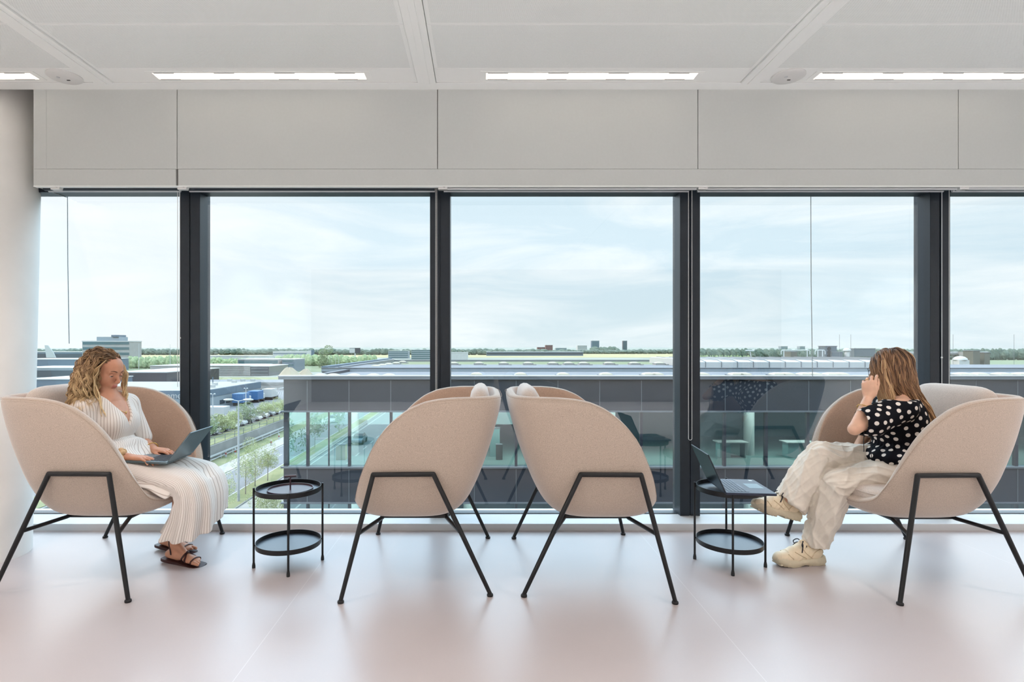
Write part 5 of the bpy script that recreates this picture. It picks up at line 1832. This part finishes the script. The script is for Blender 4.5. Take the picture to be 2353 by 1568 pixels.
tl = MB()
p = on(488, 962, TZ)
t = thing('trailer', 'white box trailer parked beside the warehouse end wall', 'trailer', (-49, 102.7, TZ))
MB().box(-50.9, -47.0, 101.5, 104, TZ + .6, TZ + 2.0).build('box', M['white_roof'], t, smooth=0, bevel=.08)
for x in (-50.1, -47.8): MB().rod((x, 101.45, TZ + .32), (x, 102, TZ + .32), .32, 12).build('wheel', M['tyre'], t)
for i, (x, y, lb) in enumerate(((-53.4, 124, 'blue box truck nearest the warehouse, behind the lamp post'), (-53.0, 131, 'blue box truck in the middle of the row by the warehouse'), (-52.2, 137.5, 'white and blue truck at the far end of the warehouse row'))):
    t = thing('truck', lb, 'truck', (x, y, TZ))
    MB().box(x - 1.2, x + 1.2, y - 2.3, y + 1.2, TZ + .7, TZ + 2.7).build('cargo_box', M['truckblue' if i < 2 else 'white_roof'], t, smooth=0, bevel=.05)
    MB().box(x - 1.1, x + 1.1, y + 1.25, y + 2.4, TZ + .4, TZ + 1.9).build('cab', M['white_roof'], t, smooth=0, bevel=.12)
    for yy in (-1.5, 1.7): MB().rod((x - 1.2, y + yy, TZ + .4), (x + 1.2, y + yy, TZ + .4), .4, 12).build('wheel', M['tyre'], t)
t = thing('arched_gate', 'white tubular arched frame beside the trucks', 'frame', (-50.5, 143, TZ))
for k in range(4):
    y = 141 + k * 1.6
    MB().tube([(-52.6 + 4.4 * (1 - math.cos(PI * i / 14)) / 2, y, TZ + 2.6 * math.sin(PI * i / 14)) for i in range(15)], .08, 6).build('hoop', M['lampwhite'], t)

# viaduct
t = thing('viaduct', 'grey concrete road viaduct on piers behind the trucks', 'bridge', (-55, 172, GZ))
MB().box(-90, -36, 168, 176, -11.7, -10.4).build('deck', M['pale_conc'], t, smooth=0)
MB().box(-90, -36, 167.9, 168.1, -10.4, -9.6).build('parapet', M['concrete'], t, smooth=0)
for x in (-63.5, -61.2, -59, -45):
    MB().box(x - .45, x + .45, 169.5, 174, GZ, -11.7).build('pier', M['concrete'], t, smooth=0)

# ---- middle distance buildings
def building(label, px0, px1, ytop, d, depth, wall, floors=0, pane='pane_dark', base=GZ, cat='building', roof=None, fz=.5, name='building', group=None):
    x0, x1 = (px0 - VX) * d / FPX, (px1 - VX) * d / FPX
    z1 = EYE - (ytop - VY) * d / FPX
    t = thing(name, label, cat, ((x0 + x1) / 2, d + depth / 2, base), group=group)
    MB().box(x0, x1, d, d + depth, base, z1).build('wall', M[wall], t, smooth=0)
    MB().box(x0 - .2, x1 + .2, d - .2, d + depth + .2, z1 - (z1 - base) * .03, z1 + .15).build('roof', M[roof or 'white_roof'], t, smooth=0)
    for k in range(floors):
        za = base + (z1 - base) * (k + .32) / floors; zb = base + (z1 - base) * (k + .32 + fz) / floors
        MB().box(x0 + .4, x1 - .4, d - .12, d - .02, za, zb).build('window_band', M[pane], t, smooth=0)
    return t, x0, x1, z1
t, x0, x1, z1 = building('pale airport office block with window bands above her head', 189, 298, 784, 400, 14, 'pale_conc', 5, 'pane_teal')
MB().box(x0 + 9, x1 - 9, 402, 412, z1, z1 + 3.0).build('plant_room', M['clad_grey'], t, smooth=0)
MB().box(x1 - 14, x1 - 9, 401, 410, z1 + 3, z1 + 4.4).build('lift_housing', M['clad_blue'], t, smooth=0)
building('dark grey flat roofed shed right of the woman\'s hair', 265, 383, 856, 200, 40, 'clad_dark', 0)
building('pale blue shed with white roof at the left, above the chair back', 60, 222, 872, 175, 18, 'clad_blue', 0)
building('white flat roofed terminal hall left of the hair, upper', 20, 222, 826, 330, 30, 'clad_blue', 0, roof='white_roof')
building('long low terminal pier with grey band at far left', 20, 240, 809, 520, 30, 'clad_blue', 1, 'pane_dark')
building('low white hall with skylights beside the shed at left', 20, 200, 846, 240, 25, 'clad_grey', 1, 'pane_dark')
building('pale striped concrete hall behind the warehouse', 345, 575, 841, 285, 30, 'pale_conc', 6, 'concrete', fz=.12)
building('black glass pavilion at the end of the striped concrete hall', 575.5, 618, 842, 284, 28, 'pane_dark', 3, 'clad_grey', fz=.1)
building('beige office with a small white tower behind the pavilion', 546, 640, 826, 330, 20, 'pale_conc', 2, 'pane_teal')
building('grey glass office right of the beige office', 648, 676, 826, 332, 20, 'clad_blue', 3, 'pane_teal')
building('long white flat hall far behind the tree belt', 461, 612, 818, 520, 20, 'white_roof', 0)
building('white logistics hall far away left of the billboard', 627, 705, 808, 640, 20, 'white_roof', 2, 'clad_blue', fz=.3)
building('glass office block at the right end of the second pane', 945, 990, 804, 640, 16, 'clad_grey', 5, 'pane_teal')
building('far office row with white walls above the grass bank', 892, 938, 807, 700, 16, 'clad_grey', 4, 'pane_teal')
building('low white shed behind the masts', 1030, 1075, 810, 520, 12, 'white_roof', 0)
building('long low blue hangar beneath the brick towers', 1118, 1340, 809, 900, 30, 'clad_blue', 1, 'pane_dark')
building('dark red brick tower in the skyline', 1254, 1270, 793, 1300, 16, 'brick', 6, 'pane_dark', fz=.3)
building('wide red brick block left of the brick tower', 1235, 1253, 798, 1320, 16, 'brick', 4, 'pane_dark', fz=.3)
building('white office block in the skyline right of brick tower', 1327, 1349, 794.5, 1500, 20, 'white_roof', 5, 'pane_teal', fz=.4)
building('grey office slab between brick tower and white block', 1277, 1302, 800, 1400, 18, 'clad_grey', 4, 'pane_teal')
building('pale green glass tower in the skyline, left of the slim tower', 1360, 1377, 783, 1600, 16, 'clad_blue', 9, 'pane_teal', fz=.6)
building('slim dark glass tower at the right of the skyline', 1432, 1441, 783, 1700, 12, 'clad_dark', 9, 'pane_teal', fz=.6)
for k, (a, b_, yt) in enumerate(((1208, 1226, 803), (1463, 1480, 806), (1488, 1502, 804), (1515, 1530, 805), (1532, 1560, 807))):
    building(('small pinkish house row left of brick blocks', 'white house right of the slim tower', 'white flat block further right of slim tower', 'pale house among trees at right of the skyline', 'pale barn at the right end of the skyline')[k], a, b_, yt, 1200, 12, 'pale_conc', 2, 'pane_teal', fz=.3, cat='house', name='house')
for k, (a, b_, yt) in enumerate(((1795, 1810, 796), (1838, 1850, 796))):
    building(('left grey apartment tower above the right pane tree line', 'right grey apartment tower above the right pane tree line')[k], a, b_, yt, 1500, 14, 'clad_grey', 6, 'pane_teal')
# sand heaps
def heap(label, px, py, w, h, seed):
    p = gnd(px, py); s = p.y / FPX
    g = np.random.default_rng(seed)
    rings = []
    for (r, z) in ((1, 0), (.8, .25), (.55, .6), (.3, .9), (.08, 1)):
        rings.append([(p.x + w * s * r * math.cos(a) * (1 + .12 * math.sin(3 * a + seed)), p.y + w * s * .6 * r * math.sin(a), GZ + h * s * z * (1 + .12 * math.sin(5 * a + seed * r))) for a in [2 * PI * i / 24 for i in range(24)]])
    tag(MB().loft(rings).build('sand_heap', M['sand'], loc=p, smooth=60), label, 'sand heap')
heap('larger sand heap left of the dark office roof', 663, 867, 30, 21, 1)
heap('smaller sand heap beside the larger one, nearer the roof corner', 703, 866, 22, 17, 4)
# billboards
def board(label, px0, px1, y0, y1, base, m1, pole=True):
    d = gnd(900, base).y
    a, b_ = at(px0, y0, d), at(px1, y1, d)
    t = thing('billboard', label, 'billboard', ((a.x + b_.x) / 2, d, GZ))
    MB().box(a.x, b_.x, d, d + .8, b_.z, a.z).build('panel', M[m1], t, smooth=0)
    MB().box(a.x, (a.x + b_.x) / 2, d - .1, d, b_.z + .3, a.z - .3).build('poster', M['white_roof' if m1 != 'truckblue' else 'clad_blue'], t, smooth=0)
    c = (a.x + b_.x) / 2
    MB().tube([(c, d + .4, GZ), (c, d + .4, b_.z)], .5, 8).build('pole', M['lampwhite'], t)
board('white and dark billboard on a tall pole above the motorway', 803, 828, 800, 812, 838, 'clad_dark')
board('dark blue billboard on a pole left of the round tree', 708, 722, 805, 818, 832, 'clad_blue')
board('blue and white road sign gantry under the tall billboard', 803, 828, 822, 826.5, 836, 'truckblue')
# a distant tail fin
p = at(112, 806, 480)
tag(MB().prism([(p.x - 2.2, p.z - 6), (p.x + 6, p.z - 6), (p.x + 3.6, p.z - 1), (p.x - .8, p.z + 4.6), (p.x - 3.6, p.z + 4.6)], 480, 480.6, 'y').build('tail_fin', M['white_roof'], loc=p, smooth=0), 'white tail fin of an airliner beside the column', 'aircraft tail')

# ---- tree belts, near to far
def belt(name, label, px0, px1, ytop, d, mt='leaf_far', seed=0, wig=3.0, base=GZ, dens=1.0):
    g = np.random.default_rng(seed)
    s = d / FPX
    b = MB()
    x = px0
    seg, rg = 12, 8
    while x < px1:
        w = g.uniform(7, 16) * dens
        top = EYE - (ytop + g.uniform(-.6, 1) * wig * .5 - VY) * s
        h = top - base
        for q in range(4):
            k = (1, .8, .7, .6)[q]
            r = w * s * .62 * k
            hh = h * (1, .85, .75, .6)[q]
            c = Vector(((x + (g.uniform(-.6, .6) * w if q else 0) - VX) * s, d + g.uniform(-1, 0) * r * (1 if q else 0), base + hh * .5))
            vs, fs = [], []
            for i in range(rg + 1):
                ph = PI * i / rg
                for jj in range(seg):
                    th = 2 * PI * jj / seg
                    kk = 1 + g.uniform(-.2, .2)
                    vs.append(c + Vector((r * 1.2 * math.sin(ph) * math.cos(th) * kk, r * math.sin(ph) * math.sin(th) * kk, hh * .5 * math.cos(ph) * (1 + g.uniform(-.09, .03)))))
            for i in range(rg):
                for jj in range(seg):
                    fs.append((i * seg + jj, (i + 1) * seg + jj, (i + 1) * seg + (jj + 1) % seg, i * seg + (jj + 1) % seg))
            b.add(vs, fs)
        x += w
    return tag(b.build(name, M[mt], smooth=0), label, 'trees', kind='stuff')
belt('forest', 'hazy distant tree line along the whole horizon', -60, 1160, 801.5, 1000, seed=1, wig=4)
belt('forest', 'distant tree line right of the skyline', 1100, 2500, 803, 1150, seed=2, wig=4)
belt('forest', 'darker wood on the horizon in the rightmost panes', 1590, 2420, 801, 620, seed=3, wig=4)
belt('tree_belt', 'band of trees behind the striped concrete hall', 455, 640, 822, 400, 'leaf_b', 4, 6)
belt('tree_belt', 'band of trees around the billboards', 640, 860, 815, 430, 'leaf_b', 5, 6)
belt('tree_belt', 'trees right of her hair before the mullion', 300, 415, 818, 380, 'leaf_b', 6, 8)
belt('hedge', 'low scrub in front of the wood in right pane', 1590, 1720, 816, 330, 'leaf_b', 8, 3, dens=.5)
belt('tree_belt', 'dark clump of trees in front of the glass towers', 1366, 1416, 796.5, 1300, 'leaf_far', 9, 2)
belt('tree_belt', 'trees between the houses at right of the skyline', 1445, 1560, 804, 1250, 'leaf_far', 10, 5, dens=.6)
p = gnd(752, 846)
tree('large round green tree above the dark office roof', (p.x, p.y, GZ), 12.2, (6.2, 6.2, 6.0), 'leaf_b', 4200, .42, 77, trunk=.4)

# ================================================================ the dark office block across the street
OX0, OX1, OY = -8.53, 46.0, 24.0
ob = thing('office_block', 'dark grey office block with glass bands filling the view across the street', 'office building', (12, OY, GZ))
LV = [(-.21, -1.57), (-4.05, -5.52), (-7.95, -9.4), (-11.8, -13.8)]
for (z1, z0) in LV:
    m = MB()
    m.box(OX0, OX1, OY, OY + .35, z0, z1)
    m.box(OX0, OX0 + .35, OY + .35, OY + 16, z0, z1)
    m.build('spandrel', M['clad_dark'], ob, smooth=0)
xs = [-7.51 + 1.807 * k for k in range(30)]
for (z1, z0) in LV[:2]:
    m = MB()
    for x in xs: m.box(x - .012, x + .012, OY - .02, OY, z0, z1 - .06)
    m.build('panel_joint', M['ledge'], ob, smooth=0)
for z in (-1.57, -4.05, -5.52, -7.95):
    MB().box(OX0 - .1, OX1, OY - .10, OY + .1, z - .06 if z in (-1.57, -5.52) else z, z if z in (-1.57, -5.52) else z + .07).build('ledge', M['ledge'], ob, smooth=0)
MB().box(OX0 - .18, OX1, OY - .16, OY + .3, -.21, -.075).build('coping', M['ledge'], ob, smooth=0)
MB().box(OX0 - .2, OX1, OY - .18, OY + .3, -.085, -.05).build('coping_cap', M['white_roof'], ob, smooth=0)
for (z1, z0) in ((-1.64, -3.98), (-5.59, -7.9)):
    g = MB()
    g.add([(OX0 + .05, OY + .1, z0), (OX1, OY + .1, z0), (OX1, OY + .1, z1), (OX0 + .05, OY + .1, z1)], [(0, 1, 2, 3)])
    g.add([(OX0 + .1, OY + .15, z0), (OX0 + .1, OY + 16, z0), (OX0 + .1, OY + 16, z1), (OX0 + .1, OY + .15, z1)], [(0, 1, 2, 3)])
    g.build('glass_band', M['oglass'], ob, smooth=0)
    m = MB()
    for x in xs: m.box(x - .055, x + .055, OY + .02, OY + .2, z0, z1)
    m.box(OX0, OX0 + .18, OY, OY + .2, z0, z1)
    for x in (-6.6, -3.0, 12.4, 16.0): m.box(x - .02, x + .02, OY + .05, OY + .15, z0, z1)
    m.build('mullion', M['clad_dark'], ob, smooth=0)
    MB().box(OX0 + .2, OX1, OY + .3, OY + 13, z0 - .12, z0).build('floor_slab', M['officefloor'], ob, smooth=0)
    MB().box(OX0 + .2, OX1, OY + .4, OY + 13, z1, z1 + .1).build('office_ceiling', M['officefloor'], ob, smooth=0)
    MB().box(2.0, OX1, OY + 8, OY + 8.2, z0, z1).build('partition', M['officewall'], ob, smooth=0)
    for x in (-6.1, -3.2, -.6, 6.2, 12.85, 20.0):
        MB().lathe([(.24, z0), (.24, z1)], (x, OY + 2.6, 0), 20).build('office_column', M['white_roof'], ob)
MB().box(OX0 + .1, OX1, OY + .3, OY + 10.7, -.46, -.36).build('roof', M['grey_roof'], ob, smooth=0)
# stepped higher roofs behind
MB().box(-9.9, OX1, 34.7, 42.3, -1.2, -.16).build('upper_roof', M['grey_roof'], ob, smooth=0)
MB().box(-9.95, OX1, 34.6, 34.72, -.36, -.14).build('roof_step', M['clad_grey'], ob, smooth=0)
MB().box(-9.95, OX1, 34.55, 34.75, -.14, -.11).build('step_cap', M['ledge'], ob, smooth=0)
MB().box(-9.9, OX1, 42.3, 60, -1.2, -.42).build('sedum_roof', M['sedum'], ob, smooth=0)
MB().box(-9.9, OX1, 60, 60.5, -1.2, -.22).build('far_parapet', M['ledge'], ob, smooth=0)
MB().box(-9.95, -9.6, 34.7, 60, -.42, -.02).build('side_parapet', M['clad_blue'], ob, smooth=0)
MB().box(-9.0, -8.75, 35, 56, -.42, -.06).build('side_gutter', M['ledge'], ob, smooth=0)
for (z1) in (-1.64, -5.59):
    for k in range(6):
        al = bpy.data.lights.new('office_fill_light', 'AREA'); al.shape = 'RECTANGLE'; al.size = 4.5; al.size_y = 1.6; al.energy = 300; al.color = (.92, 1, .98)  # unseen area light added to brighten the office behind the glass
        ao = bpy.data.objects.new('office_fill_light', al); ao.location = (-5.5 + k * 6.6, OY + 1.5, z1 - .02); COL.objects.link(ao)
# furniture behind the glass
def cabinet(x, y, z, w, dp, h, m, label, name='cabinet', cat='cabinet'):
    t = thing(name, label, cat, (x, y, z))
    MB().box(x - w / 2, x + w / 2, y - dp / 2, y + dp / 2, z, z + h * .96).build('body', M[m], t, smooth=0)
    MB().box(x - w / 2 - .01, x + w / 2 + .01, y - dp / 2 - .01, y + dp / 2 + .01, z + h * .96, z + h).build('top', M['ledge'], t, smooth=0)
M['lime'] = mat('lime_paint', (214, 214, 92), .6); M['cyan'] = mat('pale_cyan_board', (170, 222, 220), .5)
cabinet((785 - VX) * 25.5 / FPX, 25.5, -3.974, .42, .4, .72, 'lime', 'lime yellow cabinet behind the office glass left of the chairs')
cabinet((1147 - VX) * 25.5 / FPX, 25.5, -3.974, .30, .3, .70, 'olive', 'olive box standing behind the glass between the two chairs', 'box', 'box')
cabinet((1137 - VX) * 26.2 / FPX, 26.2, -3.974, .46, .3, 1.36, 'cyan', 'pale turquoise cupboard behind the glass between the chairs')
cabinet((744 - VX) * 26.5 / FPX, 26.5, -3.974, .7, .5, .8, 'cyan', 'pale turquoise cabinet behind the office glass left of the lime one')
for (px, lb) in ((1835, 'white office desk behind the glass right of the white column'), (1680, 'white office desk behind the glass above the open laptop')):
    x = (px - VX) * 26 / FPX
    t = thing('office_desk', lb, 'desk', (x, 26, -3.974))
    MB().box(x - .7, x + .7, 25.7, 26.4, -3.28, -3.24).build('desk_top', M['white_roof'], t, smooth=0)
    MB().box(x - .6, x - .1, 25.8, 26.3, -3.974, -3.28).build('pedestal', M['cyan'], t, smooth=0)
    MB().box(x + .55, x + .6, 25.8, 26.3, -3.974, -3.28).build('leg', M['white_roof'], t, smooth=0)
# skylights on the flat roofs
def make_skylight():
    r = thing('roof_skylight', '', 'skylight')
    MB().box(-.36, .36, -.4, .4, 0, .10).build('kerb', M['pale_conc'], r, local=True, smooth=0)
    MB().loft([[(-.32, -.36, .10), (.32, -.36, .10), (.32, .36, .10), (-.32, .36, .10)], [(-.24, -.28, .19), (.24, -.28, .19), (.24, .28, .19), (-.24, .28, .19)], [(-.1, -.12, .235), (.1, -.12, .235), (.1, .12, .235), (-.1, .12, .235)]]).build('dome', M['skylight'], r, local=True, smooth=0)
    MB().box(-.37, .37, -.41, -.37, .09, .125).box(-.37, -.33, -.41, .41, .09, .125).box(.33, .37, -.41, .41, .09, .125).build('frame', M['hvac'], r, local=True, smooth=0)
    MB().box(.38, .58, -.5, -.2, 0, .07).build('ballast_block', M['concrete'], r, local=True, smooth=0)
    return r
SKY = [(736, 27.4), (765, 27.4), (812, 27.4), (857, 27.4), (893, 27.4), (1095, 28.5), (1196, 28.5), (1294, 28.5), (1392, 28.5), (1490, 28.5), (1508, 28.5), (1612, 28.5), (1690, 28.5), (1708, 28.5), (1785, 28.5), (1806, 28.5), (1848, 28.5), (1868, 28.5), (1908, 28.5), (1930, 28.5), (2150, 28.5), (2210, 28.5), (2248, 28.5), (2300, 28.5), (2345, 28.5)]
SKY2 = [(1042, 41.2), (1100, 41.2), (1157, 41.2), (1213, 41.2), (1270, 41.2), (1306, 41.2), (1341, 41.2), (1399, 41.2), (1457, 41.2), (1514, 41.2)]
SKY3 = [(925, 50), (910, 46), (893, 43.5), (878, 41), (864, 39)]
first = None
for row, (lst, z, grp, lb) in enumerate(((SKY, -.36, 'skylights on the front roof', 'cream domed skylight in the front row on the dark office roof'), (SKY2, -.16, 'skylights on the stepped roof', 'small cream skylight in the rear row on the dark office roof'), (SKY3, -.30, 'skylights by the side parapet', 'cream skylight in the slanting row along the roof side parapet'))):
    for (px, y) in lst:
        o = make_skylight() if first is None else copy_tree(first)
        first = first or o
        o.location = ((px - VX) * y / FPX, y, z); o['label'] = lb; o['group'] = grp
# white standing-seam roof, plant and pipes to the right
wr = thing('seamed_roof', 'long white standing seam roof behind the front skylights at right', 'roof', (23, 38, -.16))
x0, x1 = (1600 - VX) * 36 / FPX, (2160 - VX) * 36 / FPX
MB().prism([(36, -.16), (36, .20), (36.6, .30), (46, .34), (46, -.16)], x0, x1, 'x').build('roof_body', M['white_roof'], wr, smooth=0)
for k in range(16):
    x = x0 + .6 + k * 1.035
    MB().box(x - .02, x + .02, 35.97, 36, -.14, .2).build('seam', M['ledge'], wr, smooth=0)
    MB().prism([(36, .20), (36.6, .30), (46, .34), (46, .38), (36.6, .34), (36, .23)], x - .03, x + .03, 'x').build('rib', M['ledge'], wr, smooth=0)
def unit(label, px0, px1, y0, y1, d, m, name='ventilation_unit', cat='ventilation unit', fans=0, base=None):
    a, b_ = at(px0, y0, d), at(px1, y1, d)
    zb = b_.z if base is None else base
    t = thing(name, label, cat, ((a.x + b_.x) / 2, d, zb))
    MB().box(a.x, b_.x, d, d + 1.0, zb, a.z).build('casing', M[m], t, smooth=0, bevel=.02)
    MB().box(a.x - .03, b_.x + .03, d - .03, d + 1.03, a.z, a.z + .05).build('lid', M['ledge'], t, smooth=0)
    for k in range(fans):
        z = zb + (a.z - zb) * (k + .6) / (fans + .2)
        MB().lathe([(.16, 0), (.16, .04), (.02, .05)], (a.x + .28, d, z), 16, (0, -1, 0)).build('fan', M['tyre'], t)
    return t
unit('tall grey roof unit with three fans left of her hand', 1897, 1923, 796.5, 823, 46.5, 'hvac', fans=3)
unit('low grey roof box beside the tall fan unit', 1912, 1937, 810, 823, 46.2, 'hvac')
unit('wide grey chiller on the roof next to her head', 1963, 2012, 802, 820, 48, 'hvac', fans=0)
unit('small dark box on the white roof inside the railing', 1817, 1832, 809, 823, 46.4, 'olive')
unit('taller olive vent box on the roof in the rightmost pane', 2236, 2252, 807, 829, 47, 'olive', base=-.42)
unit('shorter olive vent box at right of the taller one', 2262, 2275, 811, 829, 47.5, 'olive', base=-.42)
p = at(1946, 823, 46.4)
t = thing('roof_cowl', 'white mushroom vent on the roof left of her hand', 'vent', p)
MB().lathe([(.20, 0), (.20, .52), (.19, .56)], p, 18).build('shaft', M['white_roof'], t)
MB().lathe([(.30, .58), (.31, .64), (.24, .76), (.10, .82), (.01, .83)], p, 20).build('hood', M['white_roof'], t)
p = at(2206, 829, 44)
t = thing('roof_dome', 'white domed roof light in the rightmost pane', 'skylight', (p.x, p.y, -.42))
MB().box(p.x - .4, p.x + .4, p.y - .4, p.y + .4, -.42, p.z + .05).build('kerb', M['white_roof'], t, smooth=0)
MB().lathe([(.48, 0), (.45, .12), (.3, .24), (.12, .30), (.01, .31)], (p.x, p.y, p.z + .05), 24).build('dome', M['white_roof'], t)
t = thing('duct', 'fat grey ventilation duct lying on the roof in the rightmost pane', 'duct', at(2190, 826, 50))
a, b_ = at(2080, 813, 50), at(2268, 813, 50)
MB().tube([a, at(2200, 813, 50), at(2225, 814, 48.5), b_], .19, 14).build('pipe', M['concrete'], t)
for px in (2130, 2195, 2255):
    q = at(px, 813, 50); MB().box(q.x - .06, q.x + .06, 49.7, 50.3, -.42, q.z - .1).build('support', M['olive'], t, smooth=0)
t = thing('roof_railing', 'white tubular railing on the white roof right of mullion', 'railing', at(1830, 822, 46))
for (xa, xb) in ((1795, 1861), (1873, 1896)):
    a, b_ = at(xa, 805, 46), at(xb, 805, 46); zl = at(xa, 814.5, 46).z
    MB().tube([(a.x, 46, zl), (a.x, 46, a.z - .1), (a.x + .1, 46, a.z), (b_.x - .1, 46, a.z), (b_.x, 46, a.z - .1), (b_.x, 46, zl)], .035, 8).build('rail', M['lampwhite'], t)
    for x in (a.x + .22, b_.x - .22): MB().tube([(x, 46, .34), (x, 46, a.z)], .04, 8).build('post', M['lampwhite'], t)
t = thing('camera_mast', 'short T shaped white mast on the roof in the right pane', 'mast', at(1725, 820, 46))
a = at(1723, 806, 46)
MB().tube([(a.x + .1, 46, .34), (a.x, 46, a.z)], .03, 6).build('pole', M['lampwhite'], t)
MB().tube([(a.x - .36, 46, a.z), (a.x + .36, 46, a.z)], .05, 8).build('crossbar', M['lampwhite'], t)
for (px, lb) in ((1929, 'thin lightning rod above the chiller left of her head'), (1955, 'thin lightning rod just left of her hair'), (2122, 'thin lightning rod left of the right mullion'), (2190, 'thin lightning rod right of the right mullion'), (2330, 'thin lightning rod near the right picture edge')):
    p = at(px, 822, 44); p.z = .335 if px < 2000 else -.42; tag(MB().tube([p, at(px, 769, 44)], .012, 6).build('lightning_rod', M['ledge'], loc=p), lb, 'lightning rod')

for (px, yb, lb) in ((1863, 868, 'thin dark cable hanging outside the pane above the right table'), (155, 790, 'thin dark cable hanging outside the leftmost pane beside the column')):
    a, b_ = at(px, 425, 4.3), at(px + 4, yb, 4.3)
    tag(MB().tube([a, (a + b_) / 2 + Vector((-.004, 0, 0)), b_], .0028, 6).build('hanging_cable', M['clad_grey'], loc=b_), lb, 'cable')
# the rest of our own building, below and above this floor
wo = MB().box(ROOM_L - .2, 60, -24, 3.96, GZ, -.3).box(ROOM_L - .2, 60, -24, 3.96, 3.2, 9)
struct(wo.build('wall_outside', M['clad_dark'], smooth=0))
# ================================================================ light
def world():
    w = bpy.data.worlds.new('sky'); SC.world = w
    w.use_nodes = True
    nt = w.node_tree; nt.nodes.clear()
    t = NT.__new__(NT); t.nt = nt; t.b = None
    o = t.n('ShaderNodeOutputWorld'); bg = t.n('ShaderNodeBackground')
    tc = t.n('ShaderNodeTexCoord')
    s = t.n('ShaderNodeSeparateXYZ'); t.l(tc.outputs['Generated'], s.inputs[0])
    rp = t.n('ShaderNodeValToRGB')
    e = rp.color_ramp.elements
    e[0].position = 0.0; e[0].color = lin(222, 233, 235)
    e[1].position = 1.0; e[1].color = lin(100, 184, 238)
    for p, c in ((.06, (214, 230, 236)), (.14, (212, 230, 240)), (.30, (216, 234, 244)), (.42, (148, 204, 242)), (.7, (112, 190, 238))):
        k = e.new(p); k.color = lin(*c)
    t.l(t.math('MAXIMUM', s.outputs[2], 0.0), rp.inputs[0])
    # brighter towards the sun's side (left), bluer to the right
    az = t.math('MULTIPLY', t.math('ADD', s.outputs[0], 0.75), 1 / 1.3, True)
    mp = t.n('ShaderNodeMapping'); mp.inputs['Scale'].default_value = (1.1, 1.1, 5.2); mp.inputs['Rotation'].default_value = (0, .35, .3)
    t.l(tc.outputs['Generated'], mp.inputs[0])
    n = t.n('ShaderNodeTexNoise'); n.inputs['Scale'].default_value = 2.3; n.inputs['Detail'].default_value = 7; n.inputs['Roughness'].default_value = .55
    n.inputs['Distortion'].default_value = .6
    t.l(mp.outputs[0], n.inputs['Vector'])
    cl = t.n('ShaderNodeValToRGB'); cl.color_ramp.elements[0].position = .42; cl.color_ramp.elements[1].position = .64
    t.l(n.outputs[0], cl.inputs[0])
    right = t.mix(t.math('MULTIPLY', az, .55), rp.outputs[0], lin(196, 220, 232))
    c = t.mix(t.math('MULTIPLY', cl.outputs[0], .8), right, lin(242, 248, 250))
    left = t.math('MULTIPLY', t.math('SUBTRACT', -0.18, s.outputs[0]), 1.5, True)
    c2 = t.mix(left, c, lin(250, 252, 253))
    t.l(c2, bg.inputs[0])
    # the hazy sky grows brighter higher up, towards the veiled sun
    st = t.n('ShaderNodeValToRGB')
    q = st.color_ramp.elements
    st.color_ramp.interpolation = 'B_SPLINE'
    q[0].position = .24; q[0].color = (.145,) * 3 + (1,)
    q[1].position = 1.0; q[1].color = (.22,) * 3 + (1,)
    for pz, pv in ((.29, .145), (.42, .85), (.72, 1.0), (.84, .4)):
        k = q.new(pz); k.color = (pv, pv, pv, 1)
    t.l(s.outputs[2], st.inputs[0])
    t.l(t.math('MULTIPLY', st.outputs[0], 8.0), bg.inputs[1])
    t.l(bg.outputs[0], o.inputs[0])
world()

def lamp(name, kind, loc, energy, rgb, rot=(0, 0, 0), **kw):
    l = bpy.data.lights.new(name, kind)
    l.energy = energy; l.color = lin(*rgb)[:3]
    for k, v in kw.items(): setattr(l, k, v)
    o = bpy.data.objects.new(name, l); o.location = loc; o.rotation_euler = rot
    COL.objects.link(o)
    return o
d = Vector((0.80, 0.0, -0.85))          # the way the sunlight travels: from the left, over our own roof
sun = lamp('sun', 'SUN', (0, 0, 60), 1.9, (255, 244, 226), d.to_track_quat('-Z', 'Y').to_euler(), angle=.02)
# unseen spot grid added as room fill; its front row follows warm highlights
M['can'] = mat('downlight_can', (230, 230, 228), 0.5)
DLW = {-3.0: 1.3, -1.6: 1.25, -.2: .48, 1.2: .48, 2.6: 1.1, 4.2: 1.1, 5.8: 1.0}
DL = [(x, y) for y in (1.9, -1.15, -3.2) for x in (-3.0, -1.6, -.2, 1.2, 2.6, 4.2, 5.8)]
for (x, y) in DL:
    lamp('unseen_downlight', 'SPOT', (x, y, CEIL - .02), 58 * DLW[x] if y > 0 else 370, (255, 239, 231) if y > 0 else (247, 253, 253), (0, 0, 0), spot_size=math.radians(124), spot_blend=.9, shadow_soft_size=.09)
lamp('unseen_downlight', 'SPOT', (-3.45, 2.35, CEIL - .02), 34, (255, 206, 170), (math.radians(16), math.radians(14), 0), spot_size=math.radians(96), spot_blend=.8, shadow_soft_size=.06)
# ================================================================ camera
cam = bpy.data.cameras.new('camera')
cam.sensor_fit = 'HORIZONTAL'; cam.sensor_width = 36.0
cam.lens = 36.0 * FPX / 2353.0
cam.shift_x = (2353 / 2 - VX) / 2353.0
cam.shift_y = (VY - 1568 / 2) / 2353.0
cam.clip_start = .05; cam.clip_end = 20000
co = bpy.data.objects.new('camera', cam)
co.location = (0, 0, EYE); co.rotation_euler = (PI / 2, 0, 0)
COL.objects.link(co); SC.camera = co
SC.view_settings.view_transform = 'Standard'
SC.view_settings.look = 'None'
SC.view_settings.exposure = 0.0
SC.view_settings.gamma = 1.0
SC.cycles.use_denoising = True
SC.cycles.max_bounces = 10
SC.cycles.diffuse_bounces = 5
SC.cycles.glossy_bounces = 4
SC.cycles.transparent_max_bounces = 16
SC.cycles.sample_clamp_indirect = 6
SC.cycles.caustics_reflective = False
SC.cycles.caustics_refractive = False
